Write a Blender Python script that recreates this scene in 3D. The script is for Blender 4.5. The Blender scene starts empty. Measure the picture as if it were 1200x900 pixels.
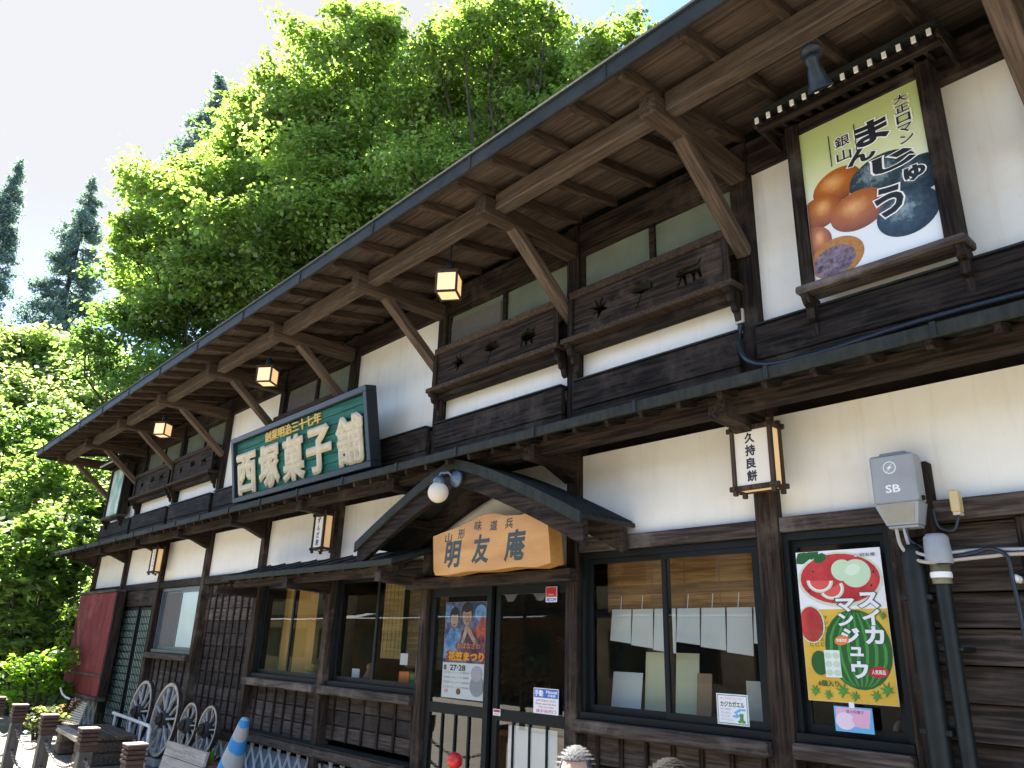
import bpy, math, random
import numpy as np
from mathutils import Vector, Matrix
random.seed(7); RNG = np.random.default_rng(7)
C = bpy.context.scene.collection
S = bpy.context.scene
PI = math.pi

# ------------------------------------------------------------------ camera, sky, sun, exposure
F_PX, CX, CY, EYE = 887.327, 600.0, 450.0, 1.65
AX = np.array([0.67564086, -0.22257337, -0.70283036])
AY = np.array([0.73659032, 0.24353534, 0.63097166])
AZ = np.array([0.03072654, -0.94400828, 0.32848781])
cd = bpy.data.cameras.new('camera'); cam = bpy.data.objects.new('camera', cd); C.objects.link(cam)
cd.sensor_width = 36; cd.lens = 36 * F_PX / 1200; cd.clip_start = .05; cd.clip_end = 3000
right, down, fwd = [Vector((AX[i], AY[i], AZ[i])) for i in range(3)]
m = Matrix((right, -down, -fwd)).transposed().to_4x4(); m.translation = (0, 0, EYE)
cam.matrix_world = m; S.camera = cam
SUN_DIR = Vector((-.60, -.03, .80)).normalized()        # towards the sun
SUN_EL = math.asin(SUN_DIR.z); SUN_AZ = math.atan2(SUN_DIR.x, SUN_DIR.y)
w = bpy.data.worlds.new('World'); S.world = w; w.use_nodes = True
nt = w.node_tree; nt.nodes.clear()
def nd(t, typ, **kw):
    n = t.nodes.new(typ)
    for k, v in kw.items(): setattr(n, k, v)
    return n
wo = nd(nt, 'ShaderNodeOutputWorld'); bg = nd(nt, 'ShaderNodeBackground')
sky = nd(nt, 'ShaderNodeTexSky', sky_type='NISHITA', sun_disc=False, sun_elevation=SUN_EL, sun_rotation=SUN_AZ, air_density=.75, dust_density=.1, ozone_density=1.6, altitude=900)
tc = nd(nt, 'ShaderNodeTexCoord')
nz = nd(nt, 'ShaderNodeTexNoise'); nz.inputs['Scale'].default_value = 2.6; nz.inputs['Detail'].default_value = 9; nz.inputs['Roughness'].default_value = .58
mp = nd(nt, 'ShaderNodeMapping'); mp.inputs['Scale'].default_value = (1, 1, 1.7); mp.inputs['Location'].default_value = (.35, .1, .2)
nt.links.new(tc.outputs['Generated'], mp.inputs[0]); nt.links.new(mp.outputs[0], nz.inputs['Vector'])
# thin veil of cloud, thickest round the sun
dp = nd(nt, 'ShaderNodeVectorMath', operation='DOT_PRODUCT'); dp.inputs[1].default_value = tuple(SUN_DIR)
nt.links.new(tc.outputs['Generated'], dp.inputs[0])
veil = nd(nt, 'ShaderNodeMapRange', interpolation_type='SMOOTHSTEP'); veil.inputs['From Min'].default_value = .75; veil.inputs['From Max'].default_value = .90
nt.links.new(dp.outputs['Value'], veil.inputs['Value'])
cl = nd(nt, 'ShaderNodeMapRange', interpolation_type='SMOOTHSTEP'); cl.inputs['From Min'].default_value = .50; cl.inputs['From Max'].default_value = .66
nt.links.new(nz.outputs['Fac'], cl.inputs['Value'])
mx = nd(nt, 'ShaderNodeMath', operation='MAXIMUM', use_clamp=True)
nt.links.new(veil.outputs[0], mx.inputs[0]); nt.links.new(cl.outputs[0], mx.inputs[1])
mul = nd(nt, 'ShaderNodeMath', operation='MULTIPLY'); mul.inputs[1].default_value = .97
nt.links.new(mx.outputs[0], mul.inputs[0])
mixc = nd(nt, 'ShaderNodeMix', data_type='RGBA')
mixc.inputs['B'].default_value = (1.36, 1.35, 1.36, 1)
nt.links.new(mul.outputs[0], mixc.inputs['Factor']); nt.links.new(sky.outputs[0], mixc.inputs['A'])
nt.links.new(mixc.outputs['Result'], bg.inputs[0]); bg.inputs[1].default_value = .062
nt.links.new(bg.outputs[0], wo.inputs[0])
sl = bpy.data.lights.new('sun', 'SUN'); so = bpy.data.objects.new('sun', sl); C.objects.link(so)
sl.energy = 3.7; sl.angle = math.radians(.53); sl.color = (1, .95, .86)
so.rotation_euler = (-SUN_DIR).to_track_quat('-Z', 'Y').to_euler(); so.location = (-30, 0, 40)
S.view_settings.view_transform = 'Standard'; S.view_settings.look = 'None'
S.view_settings.exposure = 3.4; S.view_settings.gamma = 1.0
S.cycles.max_bounces = 10; S.cycles.diffuse_bounces = 7; S.cycles.transparent_max_bounces = 12; S.cycles.sample_clamp_indirect = 6
S.cycles.use_denoising = True

def ray(px, py):
    d = np.array([px - CX, py - CY, F_PX]); return np.array([d @ AX, d @ AY, d @ AZ])
def at(px, py, y):                    # a sight line met with the plane at depth y
    r = ray(px, py); p = r * (y / r[1]); return Vector((p[0], p[1], p[2] + EYE))
def atz(px, py, z):
    r = ray(px, py); p = r * ((z - EYE) / r[2]); return Vector((p[0], p[1], p[2] + EYE))
def atd(px, py, d):
    r = ray(px, py); p = r / np.linalg.norm(r) * d; return Vector((p[0], p[1], p[2] + EYE))

# ------------------------------------------------------------------ mesh helpers
class MB:
    def __init__(s): s.v = []; s.f = []; s.m = []; s.smooth = []
    def add(s, vs, fs, mi=0, smooth=False):
        o = len(s.v); s.v += [tuple(p) for p in vs]
        for f in fs: s.f.append(tuple(i + o for i in f)); s.m.append(mi); s.smooth.append(smooth)
        return s
    def box(s, x0, x1, y0, y1, z0, z1, mi=0, ch=0.0, M=None):
        if x0 > x1: x0, x1 = x1, x0
        if y0 > y1: y0, y1 = y1, y0
        if z0 > z1: z0, z1 = z1, z0
        c = min(ch, (x1-x0)*.3, (y1-y0)*.3, (z1-z0)*.3)
        if c <= 0:
            vs = [(x, y, z) for x in (x0, x1) for y in (y0, y1) for z in (z0, z1)]
            fs = [(0,1,3,2), (4,6,7,5), (0,4,5,1), (2,3,7,6), (0,2,6,4), (1,5,7,3)]
        else:
            vs = []; idx = {}
            lo = (x0, y0, z0); hi = (x1, y1, z1)
            for sx in (0, 1):
                for sy in (0, 1):
                    for sz in (0, 1):
                        sg = (sx, sy, sz)
                        for a in range(3):
                            p = []
                            for k in range(3):
                                q = hi[k] if sg[k] else lo[k]
                                if k != a: q += -c if sg[k] else c
                                p.append(q)
                            idx[(sx, sy, sz, a)] = len(vs); vs.append(tuple(p))
            fs = []
            for a in range(3):
                b, d = (a+1) % 3, (a+2) % 3
                for sa in (0, 1):
                    q = []
                    for (sb, sd) in ((0,0), (1,0), (1,1), (0,1)):
                        k = [0,0,0]; k[a] = sa; k[b] = sb; k[d] = sd; q.append(idx[(*k, a)])
                    fs.append(tuple(q if sa else q[::-1]))
                for sb in (0, 1):
                    for sd in (0, 1):
                        def I(sa, ax):
                            k = [0,0,0]; k[a] = sa; k[b] = sb; k[d] = sd; return idx[(*k, ax)]
                        q = [I(0, b), I(1, b), I(1, d), I(0, d)]
                        fs.append(tuple(q if (sb ^ sd) else q[::-1]) if True else None)
            for sx in (0, 1):
                for sy in (0, 1):
                    for sz in (0, 1):
                        q = [idx[(sx, sy, sz, a)] for a in range(3)]
                        fs.append(tuple(q if (sx+sy+sz) % 2 else q[::-1]))
        if M is not None: vs = [M @ Vector(p) for p in vs]
        return s.add(vs, fs, mi)
    def bar(s, a, b, wd, hg, up=(0,0,1), mi=0, ch=0.0):     # a beam of section wd x hg from a to b
        a = Vector(a); b = Vector(b); d = b - a; L = d.length; d.normalize()
        sd = d.cross(Vector(up)).normalized(); u = sd.cross(d)
        M = Matrix((d, sd, u)).transposed().to_4x4(); M.translation = a
        return s.box(0, L, -wd/2, wd/2, -hg/2, hg/2, mi, ch, M)
    def tube(s, pts, r, n=8, mi=0, caps=True, smooth=True):
        pts = [Vector(p) for p in pts]; rs = r if isinstance(r, (list, tuple)) else [r]*len(pts)
        vs = []; fs = []; pu = None
        for i, p in enumerate(pts):
            d = (pts[min(i+1, len(pts)-1)] - pts[max(i-1, 0)]).normalized()
            if pu is None: pu = d.orthogonal().normalized()
            u = (pu - d * pu.dot(d)).normalized(); pu = u; q = d.cross(u)
            for k in range(n):
                t = 2*PI*k/n; vs.append(p + (u*math.cos(t) + q*math.sin(t)) * rs[i])
        for i in range(len(pts)-1):
            for k in range(n):
                a = i*n+k; b = i*n+(k+1) % n; fs.append((a, b, b+n, a+n))
        s.add(vs, fs, mi, smooth)
        if caps:
            o = len(vs); s.add(vs[:n], [tuple(range(n))[::-1]], mi); s.add(vs[-n:], [tuple(range(n))], mi)
        return s
    def lathe(s, prof, n=20, mi=0, M=None, smooth=True):   # prof: (r, h) about local z
        vs = []; fs = []
        for r, h in prof:
            for k in range(n):
                t = 2*PI*k/n; vs.append(Vector((r*math.cos(t), r*math.sin(t), h)))
        for i in range(len(prof)-1):
            for k in range(n):
                a = i*n+k; b = i*n+(k+1) % n; fs.append((a, b, b+n, a+n))
        if M is not None: vs = [M @ p for p in vs]
        return s.add(vs, fs, mi, smooth)
    def prism(s, pts, y0, y1, mi=0, plane='xz'):             # polygon extruded (outline convex or star-like is fanned by ngon)
        n = len(pts)
        if plane == 'xz': P = lambda p, d: (p[0], d, p[1])
        elif plane == 'yz': P = lambda p, d: (d, p[0], p[1])
        else: P = lambda p, d: (p[0], p[1], d)
        vs = [P(p, y0) for p in pts] + [P(p, y1) for p in pts]
        fs = [tuple(range(n)), tuple(range(2*n-1, n-1, -1))] + [(i, i+n, (i+1) % n + n, (i+1) % n) for i in range(n)]
        return s.add(vs, fs, mi)
    def build(s, name, mats, parent=None):
        me = bpy.data.meshes.new(name); me.from_pydata(s.v, [], s.f); me.update()
        for mt in (mats if isinstance(mats, (list, tuple)) else [mats]): me.materials.append(mt)
        if len(me.polygons) == len(s.m):
            me.polygons.foreach_set('material_index', s.m); me.polygons.foreach_set('use_smooth', s.smooth)
        return link(name, me, parent)
def wloc(o):
    p = Vector((0,0,0))
    while o is not None: p += o.location; o = o.parent
    return p
def link(name, me, parent=None):
    o = bpy.data.objects.new(name, me); C.objects.link(o)
    if parent is not None: o.parent = parent; o.location = -wloc(parent)
    return o
def tag(o, label, cat, group=None):
    o['label'] = label; o['category'] = cat
    if group: o['group'] = group
    return o
def thing(name, loc, label, cat, group=None):
    o = bpy.data.objects.new(name, None); C.objects.link(o); o.location = loc; o.empty_display_size = .2
    return tag(o, label, cat, group)
def bx(name, mat, parent, *b, ch=.006):
    return MB().box(*b, ch=ch).build(name, mat, parent)
def dup(root, loc, label=None):
    r = root.copy(); C.objects.link(r); r.location = loc
    if label: r['label'] = label
    for ch in list(root.children):
        c = ch.copy(); C.objects.link(c); c.parent = r
        for g in list(ch.children):
            d = g.copy(); C.objects.link(d); d.parent = c
    return r

# text: one glyph run turned into mesh, fitted in a box
_tc = {}
def glyphs(txt, bold=0.0):
    k = (txt, bold)
    if k in _tc: return _tc[k]
    c = bpy.data.curves.new('lettering', 'FONT'); c.body = txt; c.size = 1; c.extrude = .01; c.bevel_depth = bold; c.bevel_resolution = 0; c.resolution_u = 3
    o = bpy.data.objects.new('lettering', c); C.objects.link(o)
    dg = bpy.context.evaluated_depsgraph_get(); dg.update()
    me = bpy.data.meshes.new_from_object(o.evaluated_get(dg))
    v = np.array([p.co[:] for p in me.vertices]); f = [tuple(p.vertices) for p in me.polygons]
    bpy.data.objects.remove(o); bpy.data.curves.remove(c); bpy.data.meshes.remove(me)
    lo, hi = v.min(0), v.max(0); v = v - (lo + hi)/2; _tc[k] = (v, f, hi-lo); return _tc[k]
def put_text(mb, txt, cx, cz, wd, hg, y, depth=.0006, bold=0.0, mi=0, M=None, slant=0.0, keep=False):
    v, f, sz = glyphs(txt, bold)
    sx, sz_ = wd/sz[0], hg/sz[1]
    if keep: sx = sz_ = min(sx, sz_)
    P = []
    for p in v:
        u, q = p[0]*sx, p[1]*sz_
        P.append(Vector((cx + u + q*slant, y - p[2]/max(sz[2], 1e-6)*depth, cz + q)))
    if M is not None: P = [M @ p for p in P]
    mb.add(P, f, mi)
def ring(cu, cv, ru, rv, n=24, rot=0.0):
    c, s_ = math.cos(rot), math.sin(rot)
    return [(cu + ru*math.cos(t)*c - rv*math.sin(t)*s_, cv + ru*math.cos(t)*s_ + rv*math.sin(t)*c) for t in [2*PI*i/n for i in range(n)]]
def plate(name, outer, holes, y, th, mat, parent):           # a flat board with cut-outs, facing -y
    c = bpy.data.curves.new(name, 'CURVE'); c.dimensions = '2D'; c.fill_mode = 'BOTH'; c.extrude = th/2
    for pts in [outer] + holes:
        sp = c.splines.new('POLY'); sp.points.add(len(pts)-1); sp.use_cyclic_u = True
        for i, p in enumerate(pts): sp.points[i].co = (p[0], p[1], 0, 1)
    o = bpy.data.objects.new(name, c); C.objects.link(o)
    dg = bpy.context.evaluated_depsgraph_get(); dg.update()
    me = bpy.data.meshes.new_from_object(o.evaluated_get(dg)); bpy.data.objects.remove(o); bpy.data.curves.remove(c)
    for p in me.vertices: p.co = (p.co.x, y - p.co.z, p.co.y)
    me.materials.clear(); me.materials.append(mat)
    return link(name, me, parent)

# ------------------------------------------------------------------ materials
def new_mat(name):
    mt = bpy.data.materials.new(name); mt.use_nodes = True
    return mt, mt.node_tree, mt.node_tree.nodes['Principled BSDF']
def plain(name, col, rough=.6, metal=0.0, spec=.5):
    mt, t, b = new_mat(name); b.inputs['Base Color'].default_value = (*col, 1); b.inputs['Roughness'].default_value = rough
    b.inputs['Metallic'].default_value = metal; b.inputs['Specular IOR Level'].default_value = spec; return mt
def glow(name, col, s, base=None):
    mt, t, b = new_mat(name); b.inputs['Base Color'].default_value = (*(base or col), 1)
    b.inputs['Emission Color'].default_value = (*col, 1); b.inputs['Emission Strength'].default_value = s; b.inputs['Roughness'].default_value = .7; return mt
def noisy(name, c1, c2, scale=(1,1,1), ns=6, rough=.75, bump=.15, c3=None, detail=6, lo=.35, hi=.68, spec=.3, rnd=.0, spots=0.0, bdist=.006):
    mt, t, b = new_mat(name); L = t.links.new
    tc = nd(t, 'ShaderNodeTexCoord'); mp = nd(t, 'ShaderNodeMapping'); mp.inputs['Scale'].default_value = scale
    L(tc.outputs['Object'], mp.inputs[0])
    oi = nd(t, 'ShaderNodeObjectInfo'); 
    ad = nd(t, 'ShaderNodeVectorMath', operation='MULTIPLY_ADD'); ad.inputs[1].default_value = (17, 23, 31)
    L(oi.outputs['Random'], ad.inputs[0]); L(mp.outputs[0], ad.inputs[2])
    n = nd(t, 'ShaderNodeTexNoise'); n.inputs['Scale'].default_value = ns; n.inputs['Detail'].default_value = detail; n.inputs['Roughness'].default_value = .6
    L(ad.outputs[0], n.inputs['Vector'])
    r = nd(t, 'ShaderNodeValToRGB'); r.color_ramp.elements[0].position = lo; r.color_ramp.elements[1].position = hi
    r.color_ramp.elements[0].color = (*c1, 1); r.color_ramp.elements[1].color = (*c2, 1)
    L(n.outputs['Fac'], r.inputs['Fac']); col = r.outputs['Color']
    if c3 is not None:                     # broad weathering patches
        n2 = nd(t, 'ShaderNodeTexNoise'); n2.inputs['Scale'].default_value = 1.7; n2.inputs['Detail'].default_value = 7; n2.inputs['Roughness'].default_value = .7
        L(tc.outputs['Object'], n2.inputs['Vector'])
        r2 = nd(t, 'ShaderNodeMapRange', interpolation_type='SMOOTHSTEP'); r2.inputs['From Min'].default_value = .5; r2.inputs['From Max'].default_value = .75
        L(n2.outputs['Fac'], r2.inputs['Value'])
        x = nd(t, 'ShaderNodeMix', data_type='RGBA'); x.inputs['B'].default_value = (*c3, 1)
        L(r2.outputs[0], x.inputs['Factor']); L(col, x.inputs['A']); col = x.outputs['Result']
    if rnd:
        h = nd(t, 'ShaderNodeHueSaturation'); mr = nd(t, 'ShaderNodeMapRange'); mr.inputs['To Min'].default_value = 1-rnd; mr.inputs['To Max'].default_value = 1+rnd
        L(oi.outputs['Random'], mr.inputs['Value']); L(mr.outputs[0], h.inputs['Value']); L(col, h.inputs['Color']); col = h.outputs['Color']
    L(col, b.inputs['Base Color']); b.inputs['Roughness'].default_value = rough; b.inputs['Specular IOR Level'].default_value = spec
    if bump:
        bp = nd(t, 'ShaderNodeBump'); bp.inputs['Strength'].default_value = bump; bp.inputs['Distance'].default_value = bdist
        L(n.outputs['Fac'], bp.inputs['Height']); L(bp.outputs[0], b.inputs['Normal'])
    return mt
def wood(name, c1, c2, axis, c3=None, rnd=.25, rough=.78, ns=11, spec=.16, bump=.8):
    s = [4.0, 4.0, 4.0]; s['xyz'.index(axis)] = .22
    return noisy(name, c1, c2, tuple(s), ns, rough, bump, c3, rnd=rnd, spec=spec, bdist=.004, lo=.40, hi=.64, detail=9)
D1, D2, D3 = (.006, .0042, .0032), (.042, .028, .0195), (.075, .056, .044)
WX = wood('dark stained timber along', D1, D2, 'x', D3)
WY = wood('dark stained timber outward', D1, D2, 'y', D3)
WZ = wood('dark stained timber upright', D1, D2, 'z', D3)
POSTM = wood('weathered post timber', (.010, .007, .005), (.058, .038, .026), 'z', (.13, .098, .075), rnd=.2)
SILL = wood('grey weathered timber', (.036, .027, .022), (.12, .093, .076), 'x', (.20, .168, .145))
BOARD = wood('brown black siding', (.024, .018, .015), (.078, .061, .050), 'x', (.10, .083, .070), rnd=.6)
CLAP = wood('old brown clapboard', (.030, .022, .017), (.115, .087, .066), 'x', (.15, .122, .10), rnd=.35)
SOFF = wood('brown soffit plank', (.045, .031, .023), (.100, .069, .050), 'x', (.085, .066, .054), rnd=.3, ns=7)
RAFT = wood('brown rafter timber', (.036, .024, .017), (.085, .056, .038), 'y', None)
BEAMX = wood('brown purlin timber', (.050, .036, .027), (.115, .083, .060), 'x', (.10, .078, .063), rnd=.1)
BRACE = wood('brown brace timber', (.055, .038, .027), (.130, .090, .062), 'z', None, rnd=.12)
PLASTER = noisy('cream plaster', (.82, .78, .69), (.86, .83, .75), (1,1,1), 3.5, .85, .12, (.79, .73, .62), bdist=.003)
def streaks(mt, col, strength):      # rain streaks and grime washed down the wall
    t = mt.node_tree; b = t.nodes['Principled BSDF']; src = b.inputs['Base Color'].links[0].from_socket; L = t.links.new
    tc = nd(t, 'ShaderNodeTexCoord'); mp = nd(t, 'ShaderNodeMapping'); mp.inputs['Scale'].default_value = (5.5, 1, .35); L(tc.outputs['Object'], mp.inputs[0])
    n = nd(t, 'ShaderNodeTexNoise'); n.inputs['Scale'].default_value = 2.2; n.inputs['Detail'].default_value = 7; n.inputs['Roughness'].default_value = .65; L(mp.outputs[0], n.inputs['Vector'])
    r = nd(t, 'ShaderNodeMapRange', interpolation_type='SMOOTHSTEP'); r.inputs['From Min'].default_value = .50; r.inputs['From Max'].default_value = .80; r.inputs['To Max'].default_value = strength; L(n.outputs['Fac'], r.inputs['Value'])
    n2 = nd(t, 'ShaderNodeTexNoise'); n2.inputs['Scale'].default_value = 34; n2.inputs['Detail'].default_value = 3; L(tc.outputs['Object'], n2.inputs['Vector'])
    r2 = nd(t, 'ShaderNodeMapRange'); r2.inputs['From Min'].default_value = .70; r2.inputs['From Max'].default_value = .80; r2.inputs['To Max'].default_value = .35; L(n2.outputs['Fac'], r2.inputs['Value'])
    mxx = nd(t, 'ShaderNodeMath', operation='MAXIMUM'); L(r.outputs[0], mxx.inputs[0]); L(r2.outputs[0], mxx.inputs[1])
    x = nd(t, 'ShaderNodeMix', data_type='RGBA'); x.inputs['B'].default_value = (*col, 1); L(mxx.outputs[0], x.inputs['Factor']); L(src, x.inputs['A']); L(x.outputs['Result'], b.inputs['Base Color'])
streaks(PLASTER, (.54, .48, .38), .38)
METAL = noisy('dark grey roof metal', (.013, .015, .0145), (.027, .031, .029), (1,1,1), 8, .6, .1, (.035, .032, .028), spec=.2)
METALG = noisy('grey green gutter metal', (.018, .021, .018), (.032, .036, .031), (3,1,1), 9, .7, .1, (.045, .04, .034), spec=.15)
BRONZE = plain('black aluminium', (.009, .011, .011), .5, 0, .16)
FROST = noisy('frosted green glass', (.135, .165, .125), (.185, .21, .165), (1,1,1), 3, .22, .0, spec=.6)
PALEF = noisy('pale frosted glass', (.46, .56, .57), (.56, .65, .66), (1,1,1), 2, .25, .0, spec=.6)
SCREEN = noisy('grey insect screen', (.10, .095, .085), (.14, .13, .12), (1,1,1), 40, .8, .1)
BLACK = plain('black ink', (.012, .012, .014), .5)
INK = plain('grey green brush ink', (.035, .05, .045), .6)
WHITE = plain('white print', (.80, .80, .78), .55)
CREAM = plain('cream paper', (.78, .72, .58), .6)
def glass_mat():
    mt = bpy.data.materials.new('window glass'); mt.use_nodes = True; t = mt.node_tree; t.nodes.clear()
    o = nd(t, 'ShaderNodeOutputMaterial'); x = nd(t, 'ShaderNodeMixShader'); tr = nd(t, 'ShaderNodeBsdfTransparent'); g = nd(t, 'ShaderNodeBsdfGlossy')
    g.inputs['Roughness'].default_value = .004; g.inputs['Color'].default_value = (1,1,1,1); tr.inputs['Color'].default_value = (.90,.92,.91,1)
    fr = nd(t, 'ShaderNodeFresnel'); fr.inputs['IOR'].default_value = 1.55
    ma = nd(t, 'ShaderNodeMath', operation='MULTIPLY', use_clamp=True); ma.inputs[1].default_value = 1.45
    ge = nd(t, 'ShaderNodeNewGeometry'); inv = nd(t, 'ShaderNodeMath', operation='SUBTRACT'); inv.inputs[0].default_value = 1; t.links.new(ge.outputs['Backfacing'], inv.inputs[1])
    m2 = nd(t, 'ShaderNodeMath', operation='MULTIPLY'); t.links.new(fr.outputs[0], ma.inputs[0]); t.links.new(ma.outputs[0], m2.inputs[0]); t.links.new(inv.outputs[0], m2.inputs[1]); t.links.new(m2.outputs[0], x.inputs[0])   # one mirror face per pane
    nn = nd(t, 'ShaderNodeTexNoise'); nn.inputs['Scale'].default_value = 1.3
    tcc = nd(t, 'ShaderNodeTexCoord'); t.links.new(tcc.outputs['Object'], nn.inputs['Vector'])
    bp = nd(t, 'ShaderNodeBump'); bp.inputs['Strength'].default_value = .04; bp.inputs['Distance'].default_value = .02
    t.links.new(nn.outputs['Fac'], bp.inputs['Height']); t.links.new(bp.outputs[0], g.inputs['Normal'])
    t.links.new(tr.outputs[0], x.inputs[1]); t.links.new(g.outputs[0], x.inputs[2]); t.links.new(x.outputs[0], o.inputs[0]); return mt
GLASS = glass_mat()
def leaf_mat(name, trans=.68, gl=.04):
    mt = bpy.data.materials.new(name); mt.use_nodes = True; t = mt.node_tree; t.nodes.clear(); L = t.links.new
    o = nd(t, 'ShaderNodeOutputMaterial'); a = nd(t, 'ShaderNodeAttribute', attribute_name='leafcol')
    df = nd(t, 'ShaderNodeBsdfDiffuse'); tl = nd(t, 'ShaderNodeBsdfTranslucent'); g = nd(t, 'ShaderNodeBsdfGlossy'); g.inputs['Roughness'].default_value = .38; g.inputs['Color'].default_value = (.8,.85,.8,1)
    hs = nd(t, 'ShaderNodeMix', data_type='RGBA', blend_type='MULTIPLY'); hs.inputs['Factor'].default_value = 1; hs.inputs['B'].default_value = (1.8, 1.85, 1.25, 1)
    L(a.outputs['Color'], df.inputs[0]); L(a.outputs['Color'], hs.inputs['A']); L(hs.outputs['Result'], tl.inputs[0])
    m1 = nd(t, 'ShaderNodeMixShader'); m1.inputs[0].default_value = trans; m2 = nd(t, 'ShaderNodeMixShader'); m2.inputs[0].default_value = gl
    L(df.outputs[0], m1.inputs[1]); L(tl.outputs[0], m1.inputs[2]); L(m1.outputs[0], m2.inputs[1]); L(g.outputs[0], m2.inputs[2]); L(m2.outputs[0], o.inputs[0]); return mt
LEAF = leaf_mat('broad leaf'); NEEDLE = leaf_mat('cedar needle', .45, .03)
BARK = noisy('grey brown bark', (.022, .018, .014), (.065, .052, .040), (3,3,.6), 8, .9, .5)

# ------------------------------------------------------------------ ground
def hill_z(x, y):
    u = -(x + 21.5 + .4*np.sin(y*.5)) - 3.0*np.maximum(0, -(y - 1.0)); v = (y - 9.5) + .6*np.sin(x*.35)
    k = 1.6; s = k*np.log(np.exp(np.clip(u, -30, 60)/k) + np.exp(np.clip(v, -30, 60)/k) + 1)
    s = s - k*np.log(1.02); h = .74*s + .35*np.sin(x*.45 + y*.3)*np.clip(s/4, 0, 1) + .3*np.sin(y*.8 - x*.2)*np.clip(s/4, 0, 1)
    return np.where(s < .35, -.3, np.minimum(h, 13.6 + .04*h) - .2)
PAVE = noisy('pale stone paving', (.15, .139, .117), (.21, .196, .163), (1,1,1), 14, .85, .2, (.125, .115, .096), rnd=0)
SOIL = noisy('leafy soil', (.06, .09, .03), (.11, .155, .045), (1,1,1), 5, .95, .4)
g = MB().add([(-900,-900,0), (900,-900,0), (900,900,0), (-900,900,0)], [(0,1,2,3)]).build('ground', PAVE); g['kind'] = 'structure'
xs = np.linspace(-75, 20, 96); ys = np.linspace(-40, 60, 101)
XX, YY = np.meshgrid(xs, ys, indexing='ij'); ZZ = hill_z(XX, YY)
vv = np.stack([XX.ravel(), YY.ravel(), ZZ.ravel()], 1); ny = len(ys)
ff = [(i*ny+j, (i+1)*ny+j, (i+1)*ny+j+1, i*ny+j+1) for i in range(len(xs)-1) for j in range(ny-1)]
hl = MB().add(vv.tolist(), ff, 0, True).build('hill', SOIL); hl['kind'] = 'structure'

# ------------------------------------------------------------------ the shop building
shop = thing('shop_building', (-9, 6.5, 0), 'long two-storey timber shop with white plaster panels and deep eaves', 'building')
PX = [-17.70, -15.72, -13.72, -11.78, -9.87, -7.97, -6.13, -4.20, -2.50, -0.62]
XL, XR = -17.76, 2.6
# --- core body behind the facade
b = MB(); b.box(XL+.05, XR, 4.9, 9.4, 3.15, 5.5); b.box(XL+.05, -9.95, 4.70, 9.4, 0, 3.15); b.box(-1.75, XR, 4.70, 9.4, 0, 3.15); b.box(-9.95, -1.75, 8.6, 9.4, 0, 3.15)
b.box(-9.95, -1.75, 4.6, 8.6, 0, .25); b.box(-9.95, -1.75, 4.6, 8.6, 2.75, 3.15)
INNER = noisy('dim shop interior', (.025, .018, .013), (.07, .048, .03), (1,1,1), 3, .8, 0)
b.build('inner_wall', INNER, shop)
# --- plaster panels
def plaster(x0, x1, z0, z1): bx('plaster_panel', PLASTER, shop, x0, x1, 4.535, 4.69, z0, z1, ch=0)
for i in range(5): plaster(PX[i]+.05, PX[i+1]-.05, 2.44 if i == 4 else 2.52, 3.16)
plaster(-7.92, -6.18, 2.44, 3.16); plaster(-6.08, -4.25, 2.20, 3.16); plaster(-4.15, -2.55, 2.46, 3.16); plaster(-2.45, XR, 2.46, 3.16)
# upper storey
for i in (3, 5): 
    xm = PX[i] + (PX[i+1]-PX[i])*.52
    plaster(PX[i]+.055, xm-.003, 3.70, 5.06); plaster(xm+.003, PX[i+1]-.055, 3.70, 5.06)
plaster(PX[8]+.06, -.70, 3.70, 5.06); plaster(-.55, XR, 3.70, 5.06)
BAL = [1, 2, 4, 6, 7]
for i in BAL: plaster(PX[i]+.055, PX[i+1]-.055, 3.70, 4.06)
plaster(PX[0]+.05, PX[1]-.06, 3.7, 4.09)
# --- posts
for i, x in enumerate(PX):
    wd = .075 if i in (8,) else .058
    if i < 9 and i not in (): 
        z0 = .05 if i != 9 else 2.5
        bx('post', POSTM, shop, x-wd, x+wd, 4.46, 4.62, z0, 3.30)
    bx('post', WZ, shop, x-.065, x+.065, 4.46, 4.62, 3.33, 5.32)
bx('post', POSTM, shop, -1.755, -1.655, 4.455, 4.60, .3, 2.41)
# --- beams along the facade
def beam(x0, x1, y0, y1, z0, z1, mat=None, name='beam'): return bx(name, mat or WX, shop, x0, x1, y0, y1, z0, z1)
for i in range(len(PX)-1): beam(PX[i]+.067, PX[i+1]-.067, 4.475, 4.61, 5.05, 5.31)
for a, c in zip(PX[:4], PX[1:5]): beam(a+.06, c-.06, 4.48, 4.6, 2.40, 2.515)
beam(-4.135, -2.58, 4.47, 4.6, 2.37, 2.475, SILL); beam(-2.42, -1.76, 4.47, 4.6, 2.385, 2.48, SILL); beam(-1.65, XR, 4.46, 4.6, 2.37, 2.48, SILL)
beam(-6.07, -4.26, 4.40, 4.6, 2.165, 2.27)
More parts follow.
